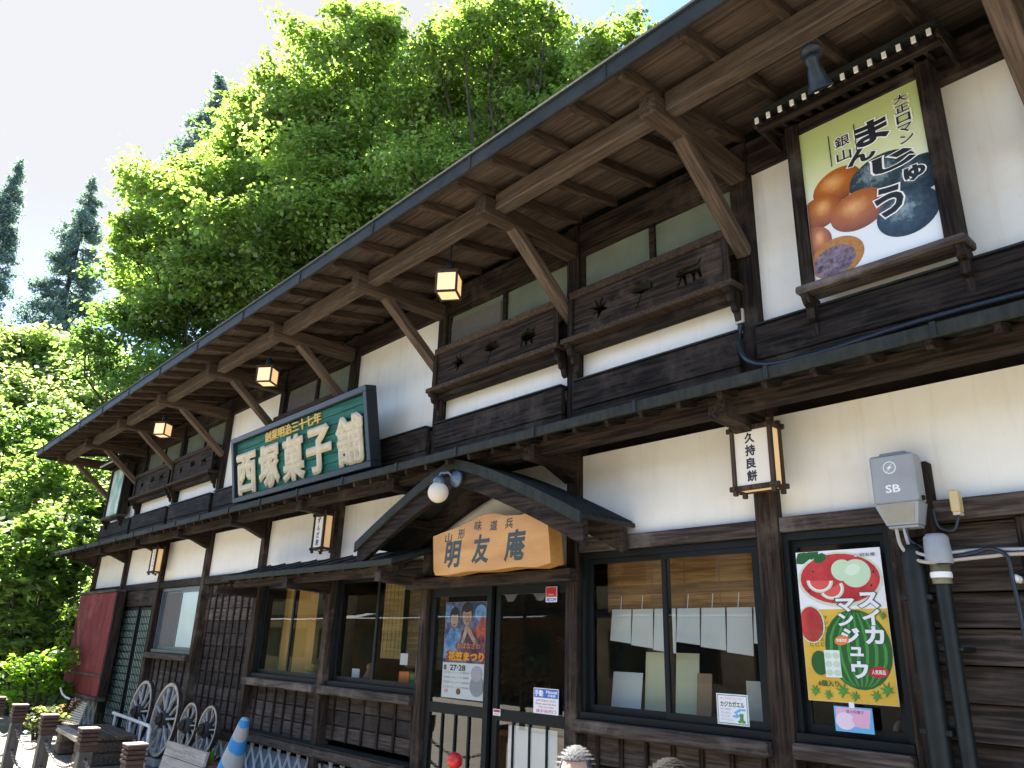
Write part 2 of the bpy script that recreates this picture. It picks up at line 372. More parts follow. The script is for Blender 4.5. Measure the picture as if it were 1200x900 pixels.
# --- lower canopy (pent roof between the storeys)
def canopy(x0, x1, ye, ze, yw, zw, name='pent_roof', th=.035, mat=METAL):
    mb = MB(); mb.prism([(ye, ze), (yw, zw), (yw, zw+th), (ye, ze+th)], x0, x1, plane='yz'); return mb.build(name, mat, shop)
canopy(-18.3, XR, 3.83, 3.165, 4.45, 3.345)
for k in range(54):
    x = -18.2 + k*.39
    MB().bar((x, 3.84, 3.21), (x, 4.45, 3.388), .018, .02).build('roof_seam', METAL, shop)
beam(-18.32, XR+.02, 3.80, 3.828, 3.150, 3.222, METALG, 'gutter')
for k in range(22):
    x = -17.9 + k*.93 + random.uniform(-.04, .04); bx('gutter_joint', METAL, shop, x-.014, x+.014, 3.788, 3.7995, 3.145, 3.226, ch=.002)
for k in range(15): x = -17.65 + k*1.37; bx('fascia_joint', METALG, shop, x-.012, x+.012, 3.026, 3.0345, 5.115, 5.228, ch=.002)
beam(-18.1, XR, 4.03, 4.14, 3.085, 3.205, None)
for x in PX[:-1]:
    mb = MB(); mb.prism([(3.97, 3.045), (4.20, 3.035), (4.45, 2.93), (4.45, 3.20), (3.97, 3.16)], x-.06, x+.06, plane='yz'); mb.build('bracket_arm', WY, shop)
for k in range(int(20.4/.3)):
    x = -18.0 + k*.3
    MB().bar((x, 3.85, 3.135), (x, 4.45, 3.315), .035, .045).build('canopy_rafter', WY, shop)
for a, c in zip([XL-.03]+PX[1:], PX[1:]+[XR]):                     # skirt board above the canopy
    z = random.uniform(-.004, .004)
    bx('skirt_board', WX, shop, a+.067, c-.067, 4.40, 4.455, 3.53+z, 3.772+z); bx('skirt_board', WX, shop, a+.067, c-.067, 4.405, 4.455, 3.36, 3.525+z)
    bx('skirt_cap', METAL, shop, a+.067, c-.067, 4.385, 4.53, 3.776, 3.79, ch=.002)
# --- eaves
def obar(name, mat, parent, a, b, wx, wy, ch=.008):        # beam with its own axes, so that the grain runs along it
    a = Vector(a); b = Vector(b); d = b-a; o = MB().box(-wx/2, wx/2, -wy/2, wy/2, 0, d.length, ch=ch).build(name, mat, parent)
    o.rotation_euler = d.to_track_quat('Z', 'Y').to_euler(); o.location = a - wloc(parent); return o
ZR = lambda y: 5.115 + (y - 3.1)*.19                       # underside of the rafters
XE0, XE1 = -18.25, 2.6
k = 0; x = PX[0]
rx = []
for a, c in zip(PX[:-1], PX[1:]):
    n = 4
    rx += [a + (c-a)*j/n for j in range(n)]
rx += [PX[-1] + .46*j for j in range(7)] + [-18.15]
for x in rx:
    MB().bar((x, 3.09, ZR(3.09)+.04), (x, 4.56, ZR(4.56)+.04), .055, .08, ch=.005).build('rafter', RAFT, shop)
NPL = 9; y0 = 3.07; wdt = (4.62-y0)/NPL
for j in range(NPL):
    xa = XE0; first = True
    while xa < XE1:
        xb = min(XE1, xa + (random.uniform(1.5, 3.6) if first else 3.64)); first = False
        ya, yb = y0+j*wdt+.003, y0+(j+1)*wdt-.003
        dz = random.uniform(0, .004)
        mb = MB(); mb.prism([(ya, ZR(ya)+.082+dz), (yb, ZR(yb)+.082+dz), (yb, ZR(yb)+.10), (ya, ZR(ya)+.10)], xa+.002, xb-.002, plane='yz'); mb.build('soffit_plank', SOFF, shop)
        xa = xb
beam(XE0, XE1, 3.035, 3.068, 5.12, 5.25, METAL, 'fascia')
beam(XE0-.01, XE1, 3.018, 3.034, 5.232, 5.258, METALG, 'roof_edge')
beam(XE0-.03, XE0-.005, 3.05, 5.2, 5.10, 5.27, METAL, 'fascia')
mb = MB(); mb.prism([(3.03, 5.263), (9.0, 6.5), (12.5, 5.6), (12.5, 5.55), (9.0, 6.42), (3.03, 5.225)], XE0-.02, XE1, plane='yz'); mb.build('main_roof', METAL, shop)
xs_ = [XE0+.05] + PX[1:] + [XE1]
for a, c in zip(xs_[:-1], xs_[1:]): beam(a+(.066 if a > -18 else 0), c-(.066 if c < 2 else 0), 3.46, 3.575, 5.03, 5.178, BEAMX, 'purlin')
for x in PX + [1.3]:
    bx('eave_arm', RAFT, shop, x-.065, x+.065, 3.35, 4.455, 4.975, 5.135, ch=.012)
    obar('brace', BRACE, shop, (x, 3.72, 5.0), (x, 4.47, 4.38), .11, .085)
# --- upper windows with balcony panels
def maple(cx, cz, s):
    pts = []
    for i in range(7):
        a = PI/2 + (i-3)*PI*2*.86/7
        L_ = s*(1.0 if i in (2, 3, 4) else .8)
        pts.append((cx + L_*math.cos(a), cz + L_*math.sin(a)))
        if i < 6:
            a2 = PI/2 + (i-2.5)*PI*2*.86/7; pts.append((cx + s*.33*math.cos(a2), cz + s*.33*math.sin(a2)))
    pts = pts[::-1]
    pts += [(cx-s*.12, cz-s*.35), (cx-s*.45, cz-s*1.0), (cx-s*.38, cz-s*1.03), (cx-s*.02, cz-s*.35)][::-1] if False else [(cx+.03*s, cz-s*.3)]
    return [(cx + (p[0]-cx)*math.cos(.5) - (p[1]-cz)*math.sin(.5), cz + (p[0]-cx)*math.sin(.5) + (p[1]-cz)*math.cos(.5)) for p in pts]
def ginkgo(cx, cz, s):
    pts = [(cx-s*.55, cz-s*1.0), (cx-s*.47, cz-s*1.02), (cx-s*.02, cz-s*.1)]
    for i in range(9):
        a = math.radians(-5 + i*22.5); r = s*(.86 if i != 4 else .62)
        pts.append((cx + r*math.cos(a), cz + .1*s + r*.85*math.sin(a)))
    pts.append((cx-s*.12, cz-s*.08)); return pts
def beast(cx, cz, s):
    p = [(-1.2,.1), (-1.15,.45), (-.9,.6), (-.65,.5), (-.4,.62), (.1,.6), (.55,.62), (.85,.75), (1.05,1.05), (1.15,1.0), (1.0,.6), (.95,.2), (1.05,-.3), (1.15,-.62), (.85,-.65), (.78,-.3), (.6,-.02),
         (.5,-.3), (.55,-.72), (.25,-.72), (.25,-.3), (.1,.0), (-.25,0), (-.3,-.35), (-.2,-.8), (-.45,-.8), (-.55,-.4), (-.62,-.1), (-.8,-.45), (-1.05,-.8), (-1.2,-.72), (-.95,-.3), (-.85,.0), (-1.05,.0)]
    return [(cx+q[0]*s*.8, cz+q[1]*s*.8) for q in p][::-1]
def crest(cx, cz, s):
    p = [(-.9,.3), (-.5,.55), (-.2,.6), (0,.85), (.2,.6), (.55,.55), (.9,.75), (.8,.25), (.95,-.2), (.6,-.35), (.65,-.8), (.35,-.8), (.3,-.4), (.0,-.45), (-.05,-.85), (-.3,-.85), (-.3,-.4), (-.55,-.3), (-.7,-.9), (-.9,-.85), (-.75,-.2)]
    return [(cx+q[0]*s*.9, cz+q[1]*s*.8) for q in p][::-1]
for i in BAL:
    a, c = PX[i], PX[i+1]; w_ = c-a
    fr = MB(); fx0, fx1 = a+.067, c-.067; mid = (fx0+fx1)/2
    for (p, q, r_, t_) in ((fx0, fx1, 5.0, 5.048), (fx0, fx1, 4.40, 4.44), (fx0, fx0+.04, 4.44, 5.0), (fx1-.04, fx1, 4.44, 5.0), (mid-.025, mid+.025, 4.44, 5.0)): fr.box(p, q, 4.50, 4.545, r_, t_)
    wn = fr.build('window', WX, shop)
    bx('pane', FROST, wn, fx0+.042, mid-.027, 4.520, 4.528, 4.442, 4.998, ch=0); bx('pane', FROST, wn, mid+.027, fx1-.042, 4.528, 4.536, 4.442, 4.998, ch=0)
    if i in (6, 4):
        bx('insect_screen', SCREEN, wn, fx0+.045, mid-.06, 4.508, 4.514, 4.442, 4.93, ch=0)
    bx('wall_strip', WX, shop, a+.067, c-.067, 4.50, 4.6, 4.095, 4.395)
    ba, bc = a+.085, c-.085
    zc = 4.335; hs = []
    for q, fn in zip((.24, .50, .76), (maple, ginkgo, beast if i != 6 else crest)): hs.append(fn(a + w_*q, zc, .125))
    plate('balcony_panel', [(ba, 4.165), (bc, 4.165), (bc, 4.505), (ba, 4.505)], hs, 4.37, .022, WX, shop)
    bx('handrail', RAFT, shop, a+.07, c-.07, 4.335, 4.405, 4.515, 4.58)
    for x in (ba+.0, bc): bx('rail_post', WZ, shop, x-.03, x+.03, 4.335, 4.356, 4.142, 4.513); 
    bx('ledge', RAFT, shop, a+.02, c-.02, 4.285, 4.455, 4.095, 4.14); bx('ledge_beam', WX, shop, a+.067, c-.067, 4.38, 4.50, 4.035, 4.093)
    for x in (a+.075, c-.075):
        pr = [(4.30, 4.09), (4.455, 4.09), (4.455, 3.86), (4.43, 3.88), (4.415, 3.93), (4.39, 3.94), (4.375, 3.99), (4.345, 4.0), (4.33, 4.05), (4.30, 4.06)]
        MB().prism(pr, x-.022, x+.022, plane='yz').build('corbel', WZ, shop)
    for x in (ba, bc): bx('rail_stay', WY, shop, x-.022, x+.022, 4.406, 4.455, 4.525, 4.565)
bx('wall_strip', WX, shop, PX[0]+.07, PX[1]-.07, 4.50, 4.6, 4.095, 5.048)
# --- siding with battens
def siding(x0, x1, z0, z1, h, nb, y=4.60, light=None, lean=.016):
    n = max(1, round((z1-z0)/h)); h = (z1-z0)/n
    bx('siding_backing', BLACK, shop, x0, x1, y+.0045, y+.02, z0, z1, ch=0)
    for k in range(n):
        za, zb = z0+k*h, z0+(k+1)*h
        o_ = random.uniform(-.003, .003); mb = MB().box(x0, x1, y-.027+o_, y+.004, za+.006, zb-.005, ch=.003)
        mb.build('siding_board', SILL if light == k else BOARD, shop)
    for k in range(nb):
        x = x0 + (x1-x0)*(k+.5)/nb if nb > 1 else (x0+x1)/2
        bx('batten', WZ, shop, x-.018, x+.018, y-.047, y-.0305, z0+.004, z1-.004, ch=.004)
siding(-11.72, -9.93, .52, 2.395, .165, 8, light=8)
siding(-13.66, -11.84, .52, 1.31, .165, 7)
siding(-9.81, -8.03, .60, 1.11, .17, 7); siding(-7.91, -6.19, .66, 1.11, .15, 6); siding(-4.14, -2.58, .45, 1.075, .21, 7)
siding(-2.42, -1.76, .45, 1.09, .21, 3)
# right-hand clapboards
n = 11
for k in range(n):
    za = .35 + k*.183
    mb = MB(); mb.prism([(4.555+random.uniform(-.005,.005), za+.008), (4.598, za+.183), (4.63, za+.183), (4.63, za+.008)], -1.65, XR, plane='yz'); mb.build('clapboard', CLAP, shop)
for x in (-1.12, -.70, .2, 1.1): bx('batten', WZ, shop, x-.022, x+.022, 4.50, 4.55, .35, 2.365)
# --- sills and base beams
def sill(x0, x1, z1, mat=SILL): return bx('sill', mat, shop, x0, x1, 4.40, 4.62, z1-.085, z1, ch=.012)
sill(-9.82, -8.025, 1.20); sill(-7.915, -6.185, 1.20); sill(-4.135, -2.575, 1.17); sill(-2.42, -1.76, 1.185); sill(-13.62, -11.83, 1.40)
bx('base_beam', SILL, shop, -9.81, -6.19, 4.42, 4.62, .49, .595, ch=.012); bx('base_beam', WX, shop, -13.66, -9.93, 4.45, 4.62, .42, .515, ch=.01)
bx('base_beam', WX, shop, -4.14, -1.76, 4.45, 4.62, .33, .445); bx('base_beam', SILL, shop, -1.65, XR, 4.46, 4.63, .22, .345)
bx('base_ledge', METAL, shop, -9.81, -6.19, 4.40, 4.60, .598, .612, ch=.002)
# under-floor sheet and white lattice
SHEET = plain('blue grey sheet', (.18, .23, .28), .7); LATW = noisy('chalky white lattice', (.62, .60, .54), (.74, .73, .68), (1,1,1), 8, .7, .1)
bx('under_floor_sheet', SHEET, shop, -13.66, -6.19, 4.58, 4.60, .0, .42, ch=0); bx('under_floor_sheet', SHEET, shop, -17.6, -15.8, 4.58, 4.60, .0, .55, ch=0)
bx('under_floor_sheet', SHEET, shop, -4.14, XR, 4.60, 4.62, 0, .33, ch=0)
def lattice(x0, x1, z0, z1, p):
    k = 0; x = x0 - (z1-z0)
    while x < x1:
        for s in (0, 1):
            xa, xb = (x, x+(z1-z0)*.62) if s == 0 else (x+(z1-z0)*.62, x)
            if min(xa, xb) > x0 and max(xa, xb) < x1: MB().bar((xa, 4.555-.016*s, z0), (xb, 4.555-.016*s, z1), .012, .022, up=(0,1,0)).build('lattice_slat', LATW, shop)
        x += p
lattice(-13.6, -6.2, .02, .485, .235); lattice(-17.6, -15.8, .02, .56, .3)
# --- red shutter box at the far end
RED = wood('faded red board', (.12, .022, .023), (.21, .042, .040), 'z', (.25, .09, .085), rnd=.12)
for k in range(6):
    x = -17.62 + k*.385
    zz = .98
    bx('red_board', RED, shop, x, x+.381, 4.29+random.uniform(0,.004), 4.32, zz, 2.38, ch=.003); bx('red_board', RED, shop, x, x+.381, 4.296, 4.32, .62, .93, ch=.003)
bx('shutter_box_frame', SILL, shop, -17.66, -15.29, 4.27, 4.45, .54, .615); bx('shutter_box_frame', SILL, shop, -17.66, -15.29, 4.275, 4.33, .933, .977)
bx('shutter_box_frame', SILL, shop, -17.68, -15.27, 4.26, 4.45, 2.383, 2.43); bx('shutter_box_side', WZ, shop, -15.305, -15.24, 4.30, 4.45, .62, 2.38)
bx('shutter_box_side', SILL, shop, -17.68, -17.64, 4.30, 4.45, .62, 2.38)
# --- lattice sliding doors at the far end
bx('door_header', WX, shop, -15.66, -13.79, 4.49, 4.6, 2.13, 2.395)
GRN = noisy('green tinted door glass', (.30, .44, .38), (.46, .60, .52), (1,1,1), 2.5, .25, 0, spec=.6)
for q in range(2):
    xa = -15.60 + q*.905; xb = xa + .90; yy = 4.54 + q*.03
    fr = MB(); fr.box(xa, xb, yy, yy+.025, 2.07, 2.12); fr.box(xa, xb, yy, yy+.025, .12, .2); fr.box(xa, xa+.045, yy, yy+.025, .2, 2.07); fr.box(xb-.045, xb, yy, yy+.025, .2, 2.07)
    d = fr.build('lattice_door', BRONZE, shop)
    bx('pane', GRN, d, xa+.046, xb-.046, yy+.018, yy+.024, .201, 2.069, ch=0)
    for k in range(9): bx('lattice_bar', BRONZE, d, xa+.045+(k+1)*.081-.007, xa+.045+(k+1)*.081+.007, yy+.004, yy+.014, .202, 2.068, ch=0)
    for k in range(15): bx('lattice_bar', BRONZE, d, xa+.046, xb-.046, yy+.001, yy+.008, .2+(k+1)*.117-.008, .2+(k+1)*.117+.008, ch=0)
# --- far window with screen and pale glass
def window(x0, x1, z0, z1, y, n, pmat, fw=.045, mat=BRONZE, panes=None):
    fr = MB()
    fr.box(x0, x1, y, y+.07, z1-fw, z1); fr.box(x0, x1, y-.03, y+.07, z0, z0+fw); fr.box(x0, x0+fw*.8, y, y+.07, z0+fw, z1-fw); fr.box(x1-fw*.8, x1, y, y+.07, z0+fw, z1-fw)
    wn = fr.build('window', mat, shop); L_ = (x1-x0-fw*1.6)/n
    for k in range(n):
        a = x0+fw*.8+k*L_ - (.02 if k else 0); c = x0+fw*.8+(k+1)*L_ + (.02 if k < n-1 else 0); yy = y+.008+.03*((k+1) % 2)
        s = MB(); t = .038
        s.box(a+.001, c-.001, yy, yy+.025, z1-fw-t, z1-fw-.001); s.box(a+.001, c-.001, yy, yy+.025, z0+fw+.001, z0+fw+t*1.3); s.box(a+.001, a+t, yy, yy+.025, z0+fw+t*1.3, z1-fw-t); s.box(c-t, c-.001, yy, yy+.025, z0+fw+t*1.3, z1-fw-t)
        s.build('sash', mat, wn)
        bx('pane', panes[k] if panes else pmat, wn, a+t, c-t, yy+.010, yy+.015, z0+fw+t*1.3, z1-fw-t, ch=0)
    return wn
window(-13.60, -11.85, 1.405, 2.395, 4.53, 2, PALEF, panes=[SCREEN, PALEF], mat=plain('grey aluminium', (.10,.12,.13), .4, .3))
window(-9.80, -8.04, 1.205, 2.36, 4.53, 2, GLASS); window(-7.90, -6.20, 1.205, 2.36, 4.53, 2, GLASS)
window(-4.13, -2.58, 1.175, 2.365, 4.51, 2, GLASS); window(-2.42, -1.765, 1.19, 2.38, 4.50, 1, GLASS)
beam(-9.81, -6.19, 4.475, 4.6, 2.365, 2.435)
# --- small pent roof over the two left windows
canopy(-9.55, -5.85, 3.88, 2.33, 4.45, 2.52, th=.03); 
for k in range(10): x = -9.5+k*.40; MB().bar((x, 3.885, 2.368), (x, 4.45, 2.556), .014, .016).build('roof_seam', METAL, shop)
for k in range(3): MB().prism([(3.99+k*.15, 2.395+k*.05), (4.005+k*.15, 2.405+k*.05), (4.005+k*.15, 2.389+k*.05)], -9.55, -5.85, plane='yz').build('roof_lap', METAL, shop)
beam(-9.57, -5.83, 3.855, 3.878, 2.315, 2.372, METALG, 'gutter'); beam(-9.45, -6.0, 3.98, 4.05, 2.24, 2.335)
for x in (-9.87, -7.97, -6.13): MB().prism([(3.92, 2.19), (4.45, 2.16), (4.45, 2.29), (3.92, 2.27)], x-.05, x+.05, plane='yz').build('bracket_arm', WY, shop)
for k in range(12): x = -9.4+k*.3; MB().bar((x, 3.88, 2.31), (x, 4.45, 2.50), .03, .035).build('canopy_rafter', WY, shop)
# --- porch gable over the door
def curve_z(t): return 3.13 - .605*(abs(t)**1.22) if True else 0     # t in -1..1
PXC, PHW = -5.10, 1.49
NS = 16
def porch_pt(t, dz=0.0): return (PXC + PHW*t, curve_z(t) + dz)
top = [porch_pt(-1 + 2*k/NS) for k in range(NS+1)]
def strip(y0, y1, d0, d1, mat, name, parent=shop, half=None):
    rng = range(NS+1) if half is None else (range(0, NS//2+1) if half == 0 else range(NS//2, NS+1))
    ts = [-1+2*k/NS for k in rng]
    up = [porch_pt(t, d1) for t in ts]; lo = [porch_pt(t, d0) for t in ts]
    mb = MB()
    for k in range(len(ts)-1): mb.prism([lo[k], lo[k+1], up[k+1], up[k]], y0, y1)
    return mb.build(name, mat, parent)
strip(3.94, 4.53, .0, .03, METAL, 'porch_roof')
strip(3.915, 3.939, -.045, .045, METALG, 'porch_roof_edge')
for h in (0, 1): strip(3.955, 4.005, -.19, -.004, WX, 'barge_board', half=h)
for k in range(14):
    y = 3.99 + k*.038; strip(y, y+.008, .0305, .045, METAL, 'roof_seam')
for h in (0, 1): strip(4.38, 4.44, -.2, -.004, WX, 'porch_rafter', half=h)
for x in (-6.02, -4.2): bx('porch_purlin', WY, shop, x-.04, x+.04, 4.006, 4.46, 2.70, 2.775)
beam(-6.06, -4.27, 4.445, 4.53, 2.56, 2.63)
beam(-6.2, -4.05, 4.28, 4.39, 2.14, 2.235)
# --- shop doors
for q in range(2):
    xa, xb = (-6.05, -5.19) if q == 0 else (-5.16, -4.27); yy = 4.50 + q*.04 if q == 0 else 4.53
    fr = MB(); t = .06
    fr.box(xa, xb, yy, yy+.035, 2.08, 2.155); fr.box(xa, xb, yy, yy+.035, .12, .22); fr.box(xa, xa+t, yy, yy+.035, .22, 2.08); fr.box(xb-t, xb, yy, yy+.035, .22, 2.08); fr.box(xa+t, xb-t, yy, yy+.035, 1.08, 1.165)
    d = fr.build('sliding_door', BRONZE, shop)
    bx('pane', GLASS, d, xa+t, xb-t, yy+.016, yy+.021, 1.165, 2.08, ch=0); bx('pane', GLASS, d, xa+t, xb-t, yy+.016, yy+.021, .22, 1.08, ch=0)
    for k in range(3): x = xa+t+(xb-xa-2*t)*(k+1)/4; bx('door_bar', BRONZE, d, x-.009, x+.009, yy+.002, yy+.014, .22, 1.08, ch=0)
    bx('door_bar', BRONZE, d, xa+t, xb-t, yy+.002, yy+.012, .55, .57, ch=0)
bx('threshold', SILL, shop, -6.07, -4.26, 4.45, 4.62, .03, .115)

# ------------------------------------------------------------------ signs
def sheet_layers():
    n = [0]
    def nxt(): n[0] += 1; return n[0]
    return nxt
# main green signboard, leaning forward over the canopy
sgn = thing('shop_signboard', (-8.46, 4.2, 3.40), 'long green plank signboard with five big cream carved characters under the eave', 'sign')
SM = Matrix.Translation((0, 4.21, 3.40)) @ Matrix.Rotation(math.radians(10.4), 4, 'X')
GREEN = wood('green stained plank', (.010, .075, .055), (.025, .15, .105), 'x', (.05, .17, .13), rnd=.22, rough=.6)
FRAMED = plain('blue black lacquer frame', (.014, .018, .022), .45)
CARV = noisy('cream carved lettering', (.50, .42, .27), (.62, .53, .36), (1,1,1), 10, .6, .1)
GOLD = plain('gold lettering', (.55, .36, .06), .45)
sx0, sx1, sh = -10.19, -6.73, .885
for k in range(7): MB().box(sx0+.07, sx1-.07, -.05, .02, .07+k*(sh-.14)/7+.002, .07+(k+1)*(sh-.14)/7-.002, ch=.004, M=SM).build('plank', GREEN, sgn)
fr = MB()
for q in ((sx0, sx1, -.11, .03, 0, .068), (sx0, sx1, -.11, .03, sh-.068, sh), (sx0, sx0+.068, -.11, .03, .068, sh-.068), (sx1-.068, sx1, -.11, .03, .068, sh-.068)): fr.box(*q, ch=.006, M=SM)
fr.build('frame', FRAMED, sgn)
for q, (ch, cx) in enumerate(zip('西塚菓子舗', (-9.77, -9.10, -8.45, -7.83, -7.15))):
    mb = MB(); put_text(mb, ch, cx, .36, .57, .56, -.085, .05, bold=.048, M=SM); mb.build('carved_character', CARV, sgn)
mb = MB(); put_text(mb, '創業明治三十七年', -8.50, .74, 1.45, .135, -.062, .022, bold=.022, M=SM); mb.build('gold_lettering', GOLD, sgn)
for x in (-9.5, -7.4): MB().bar((x, 4.17, 3.52), (x, 4.40, 3.52), .05, .06).build('support', WY, sgn)

# porch name board: one thick slab of timber with a live edge
PINE = noisy('honey pine slab', (.46, .205, .045), (.60, .31, .085), (.5, 3, 2.2), 3.5, .45, .1, (.53, .25, .06), detail=4, spec=.5)
nb = thing('porch_nameboard', (-4.8, 4.2, 2.24), 'thick honey coloured timber slab with brushed characters above the shop door', 'sign')
o_ = [(-5.60,2.575),(-5.45,2.60),(-5.25,2.625),(-5.08,2.66),(-4.93,2.70),(-4.78,2.70),(-4.62,2.665),(-4.45,2.655),(-4.28,2.665),(-4.15,2.66),(-4.13,2.50),(-4.10,2.26),(-4.25,2.235),(-4.5,2.25),(-4.8,2.235),(-5.1,2.245),(-5.35,2.225),(-5.53,2.23),(-5.56,2.27)]
MB().prism(o_, 4.13, 4.27).build('slab', PINE, nb)
for ch, cx, cz, sz in (('明', -5.30, 2.395, .23), ('友', -4.92, 2.42, .24), ('庵', -4.50, 2.42, .255)):
    mb = MB(); put_text(mb, ch, cx, cz, sz*.92, sz, 4.1292, .002, bold=.034, slant=.12); mb.build('brushed_character', INK, nb)
for ch, cx, cz in (('山', -5.37, 2.545), ('形', -5.19, 2.565), ('味', -4.97, 2.615), ('道', -4.77, 2.60), ('兵', -4.58, 2.60)): mb = MB(); put_text(mb, ch, cx, cz, .095, .085, 4.1292, .002, bold=.02, slant=.1); mb.build('small_character', INK, nb)

# illuminated advertisement box beside the upper storey
def ad_box(x0, x1, z0, z1, yf, label, fill, left=False):
    t = thing('advertisement_box', ((x0+x1)/2, 4.5, z0), label, 'advertisement')
    fw = .085
    for q in ((x0, x0+fw), (x1-fw, x1)): MB().box(*q, yf, 4.45, z0, z1, ch=.006).build('jamb', WZ, t)
    MB().box(x0+fw+.002, x1-fw-.002, yf+.012, 4.45, z1-.09, z1-.003, ch=.006).build('head', WX, t)
    MB().box(x0-.03, x1+.03, yf-.025, 4.45, z0-.055, z0-.002, ch=.01).build('sill_board', SILL, t)
    for q in (x0+.02, x1-.02):
        pr = [(yf-.01, z0-.062), (4.45, z0-.062), (4.45, z0-.33), (yf+.11, z0-.31), (yf+.10, z0-.23), (yf+.06, z0-.21), (yf+.06, z0-.14), (yf+.02, z0-.12)]
        MB().prism(pr, q-.025, q+.025, plane='yz').build('corbel', WZ, t)
    ry = yf - .22; rx0, rx1 = x0-.13, x1+.13
    MB().prism([(ry, z1+.02), (4.45, z1+.115), (4.45, z1+.15), (ry, z1+.06)], rx0, rx1, plane='yz').build('little_roof', METAL, t)
    MB().box(rx0+.01, rx1-.01, ry+.07, ry+.12, z1-.045, z1+.02, ch=.004).build('eave_beam', WX, t)
    nr = 14
    for k in range(nr):
        x = rx0+.045 + (rx1-rx0-.09)*k/(nr-1)
        r_ = MB().bar((x, ry+.012, z1-.005), (x, 4.45, z1+.085), .026, .036).build('roof_rafter', WY, t)
        MB().box(x-.0125, x+.0125, ry-.0, ry+.0115, z1-.028, z1+.014).build('white_rafter_end', WHITE, r_)
    for q in (rx0+.012, rx1-.012): MB().prism([(ry+.03, z1-.02), (4.45, z1-.05), (4.45, z1+.11), (ry+.03, z1+.015)], q-.011, q+.011, plane='yz').build('side_board', WY, t)
    fill(t, x0+fw, x1-fw, z0, z1-.09, yf+.03)
    return t
def bun_mat(name, dark, mid, hi, ns, bump):
    mt, t, b = new_mat(name); L = t.links.new
    tc = nd(t, 'ShaderNodeTexCoord'); n = nd(t, 'ShaderNodeTexNoise'); n.inputs['Scale'].default_value = ns; n.inputs['Detail'].default_value = 6; n.inputs['Roughness'].default_value = .7
    L(tc.outputs['Object'], n.inputs['Vector'])
    # a printed photograph of a round bun: lighter crown, deeper rim
    mp = nd(t, 'ShaderNodeMapping'); mp.inputs['Location'].default_value = (-.42, 0, -.62); mp.inputs['Scale'].default_value = (1, 0, 1)
    L(tc.outputs['Generated'], mp.inputs[0])
    ln = nd(t, 'ShaderNodeVectorMath', operation='LENGTH'); L(mp.outputs[0], ln.inputs[0])
    ad = nd(t, 'ShaderNodeMath', operation='MULTIPLY_ADD'); ad.inputs[1].default_value = bump; L(n.outputs['Fac'], ad.inputs[0]); L(ln.outputs['Value'], ad.inputs[2])
    r = nd(t, 'ShaderNodeValToRGB'); e = r.color_ramp.elements
    e[0].position = .03+bump*.5; e[0].color = (*hi, 1); e[1].position = .72+bump*.5; e[1].color = (*dark, 1)
    x = e.new(.28+bump*.5); x.color = (*mid, 1)
    L(ad.outputs[0], r.inputs['Fac']); L(r.outputs['Color'], b.inputs['Base Color']); b.inputs['Roughness'].default_value = .25; return mt
BUN = bun_mat('printed brown bun', (.14, .03, .008), (.42, .125, .018), (.72, .36, .12), 14, .28)
BUNK = bun_mat('printed charcoal bun', (.010, .018, .022), (.038, .062, .072), (.26, .33, .35), 30, .8)
PASTE = noisy('printed bean paste', (.06, .035, .05), (.32, .24, .28), (1,1,1), 26, .4, 0, detail=8)
CRUMB = noisy('printed bun crumb', (.36, .14, .03), (.50, .24, .07), (1,1,1), 40, .5, 0)
def meadow(name, a, b_, c):
    mt, t, b = new_mat(name); L = t.links.new; tc = nd(t, 'ShaderNodeTexCoord')
    sp = nd(t, 'ShaderNodeSeparateXYZ'); L(tc.outputs['Generated'], sp.inputs[0])
    n = nd(t, 'ShaderNodeTexNoise'); n.inputs['Scale'].default_value = 2.2; n.inputs['Detail'].default_value = 3; L(tc.outputs['Generated'], n.inputs['Vector'])
    ma = nd(t, 'ShaderNodeMath', operation='MULTIPLY_ADD'); ma.inputs[1].default_value = .35; L(n.outputs['Fac'], ma.inputs[0]); L(sp.outputs['Z'], ma.inputs[2])
    r = nd(t, 'ShaderNodeValToRGB'); e = r.color_ramp.elements; e[0].position = .62; e[0].color = (*a, 1); e[1].position = 1.15; e[1].color = (*c, 1); e.new(.78).color = (*b_, 1); L(ma.outputs[0], r.inputs['Fac'])
    L(r.outputs['Color'], b.inputs['Base Color']); b.inputs['Roughness'].default_value = .22; return mt
MEAD = meadow('printed soft meadow', (.78, .79, .76), (.66, .68, .40), (.48, .55, .22))
HALO = plain('white letter outline', (.85, .83, .76), .4)
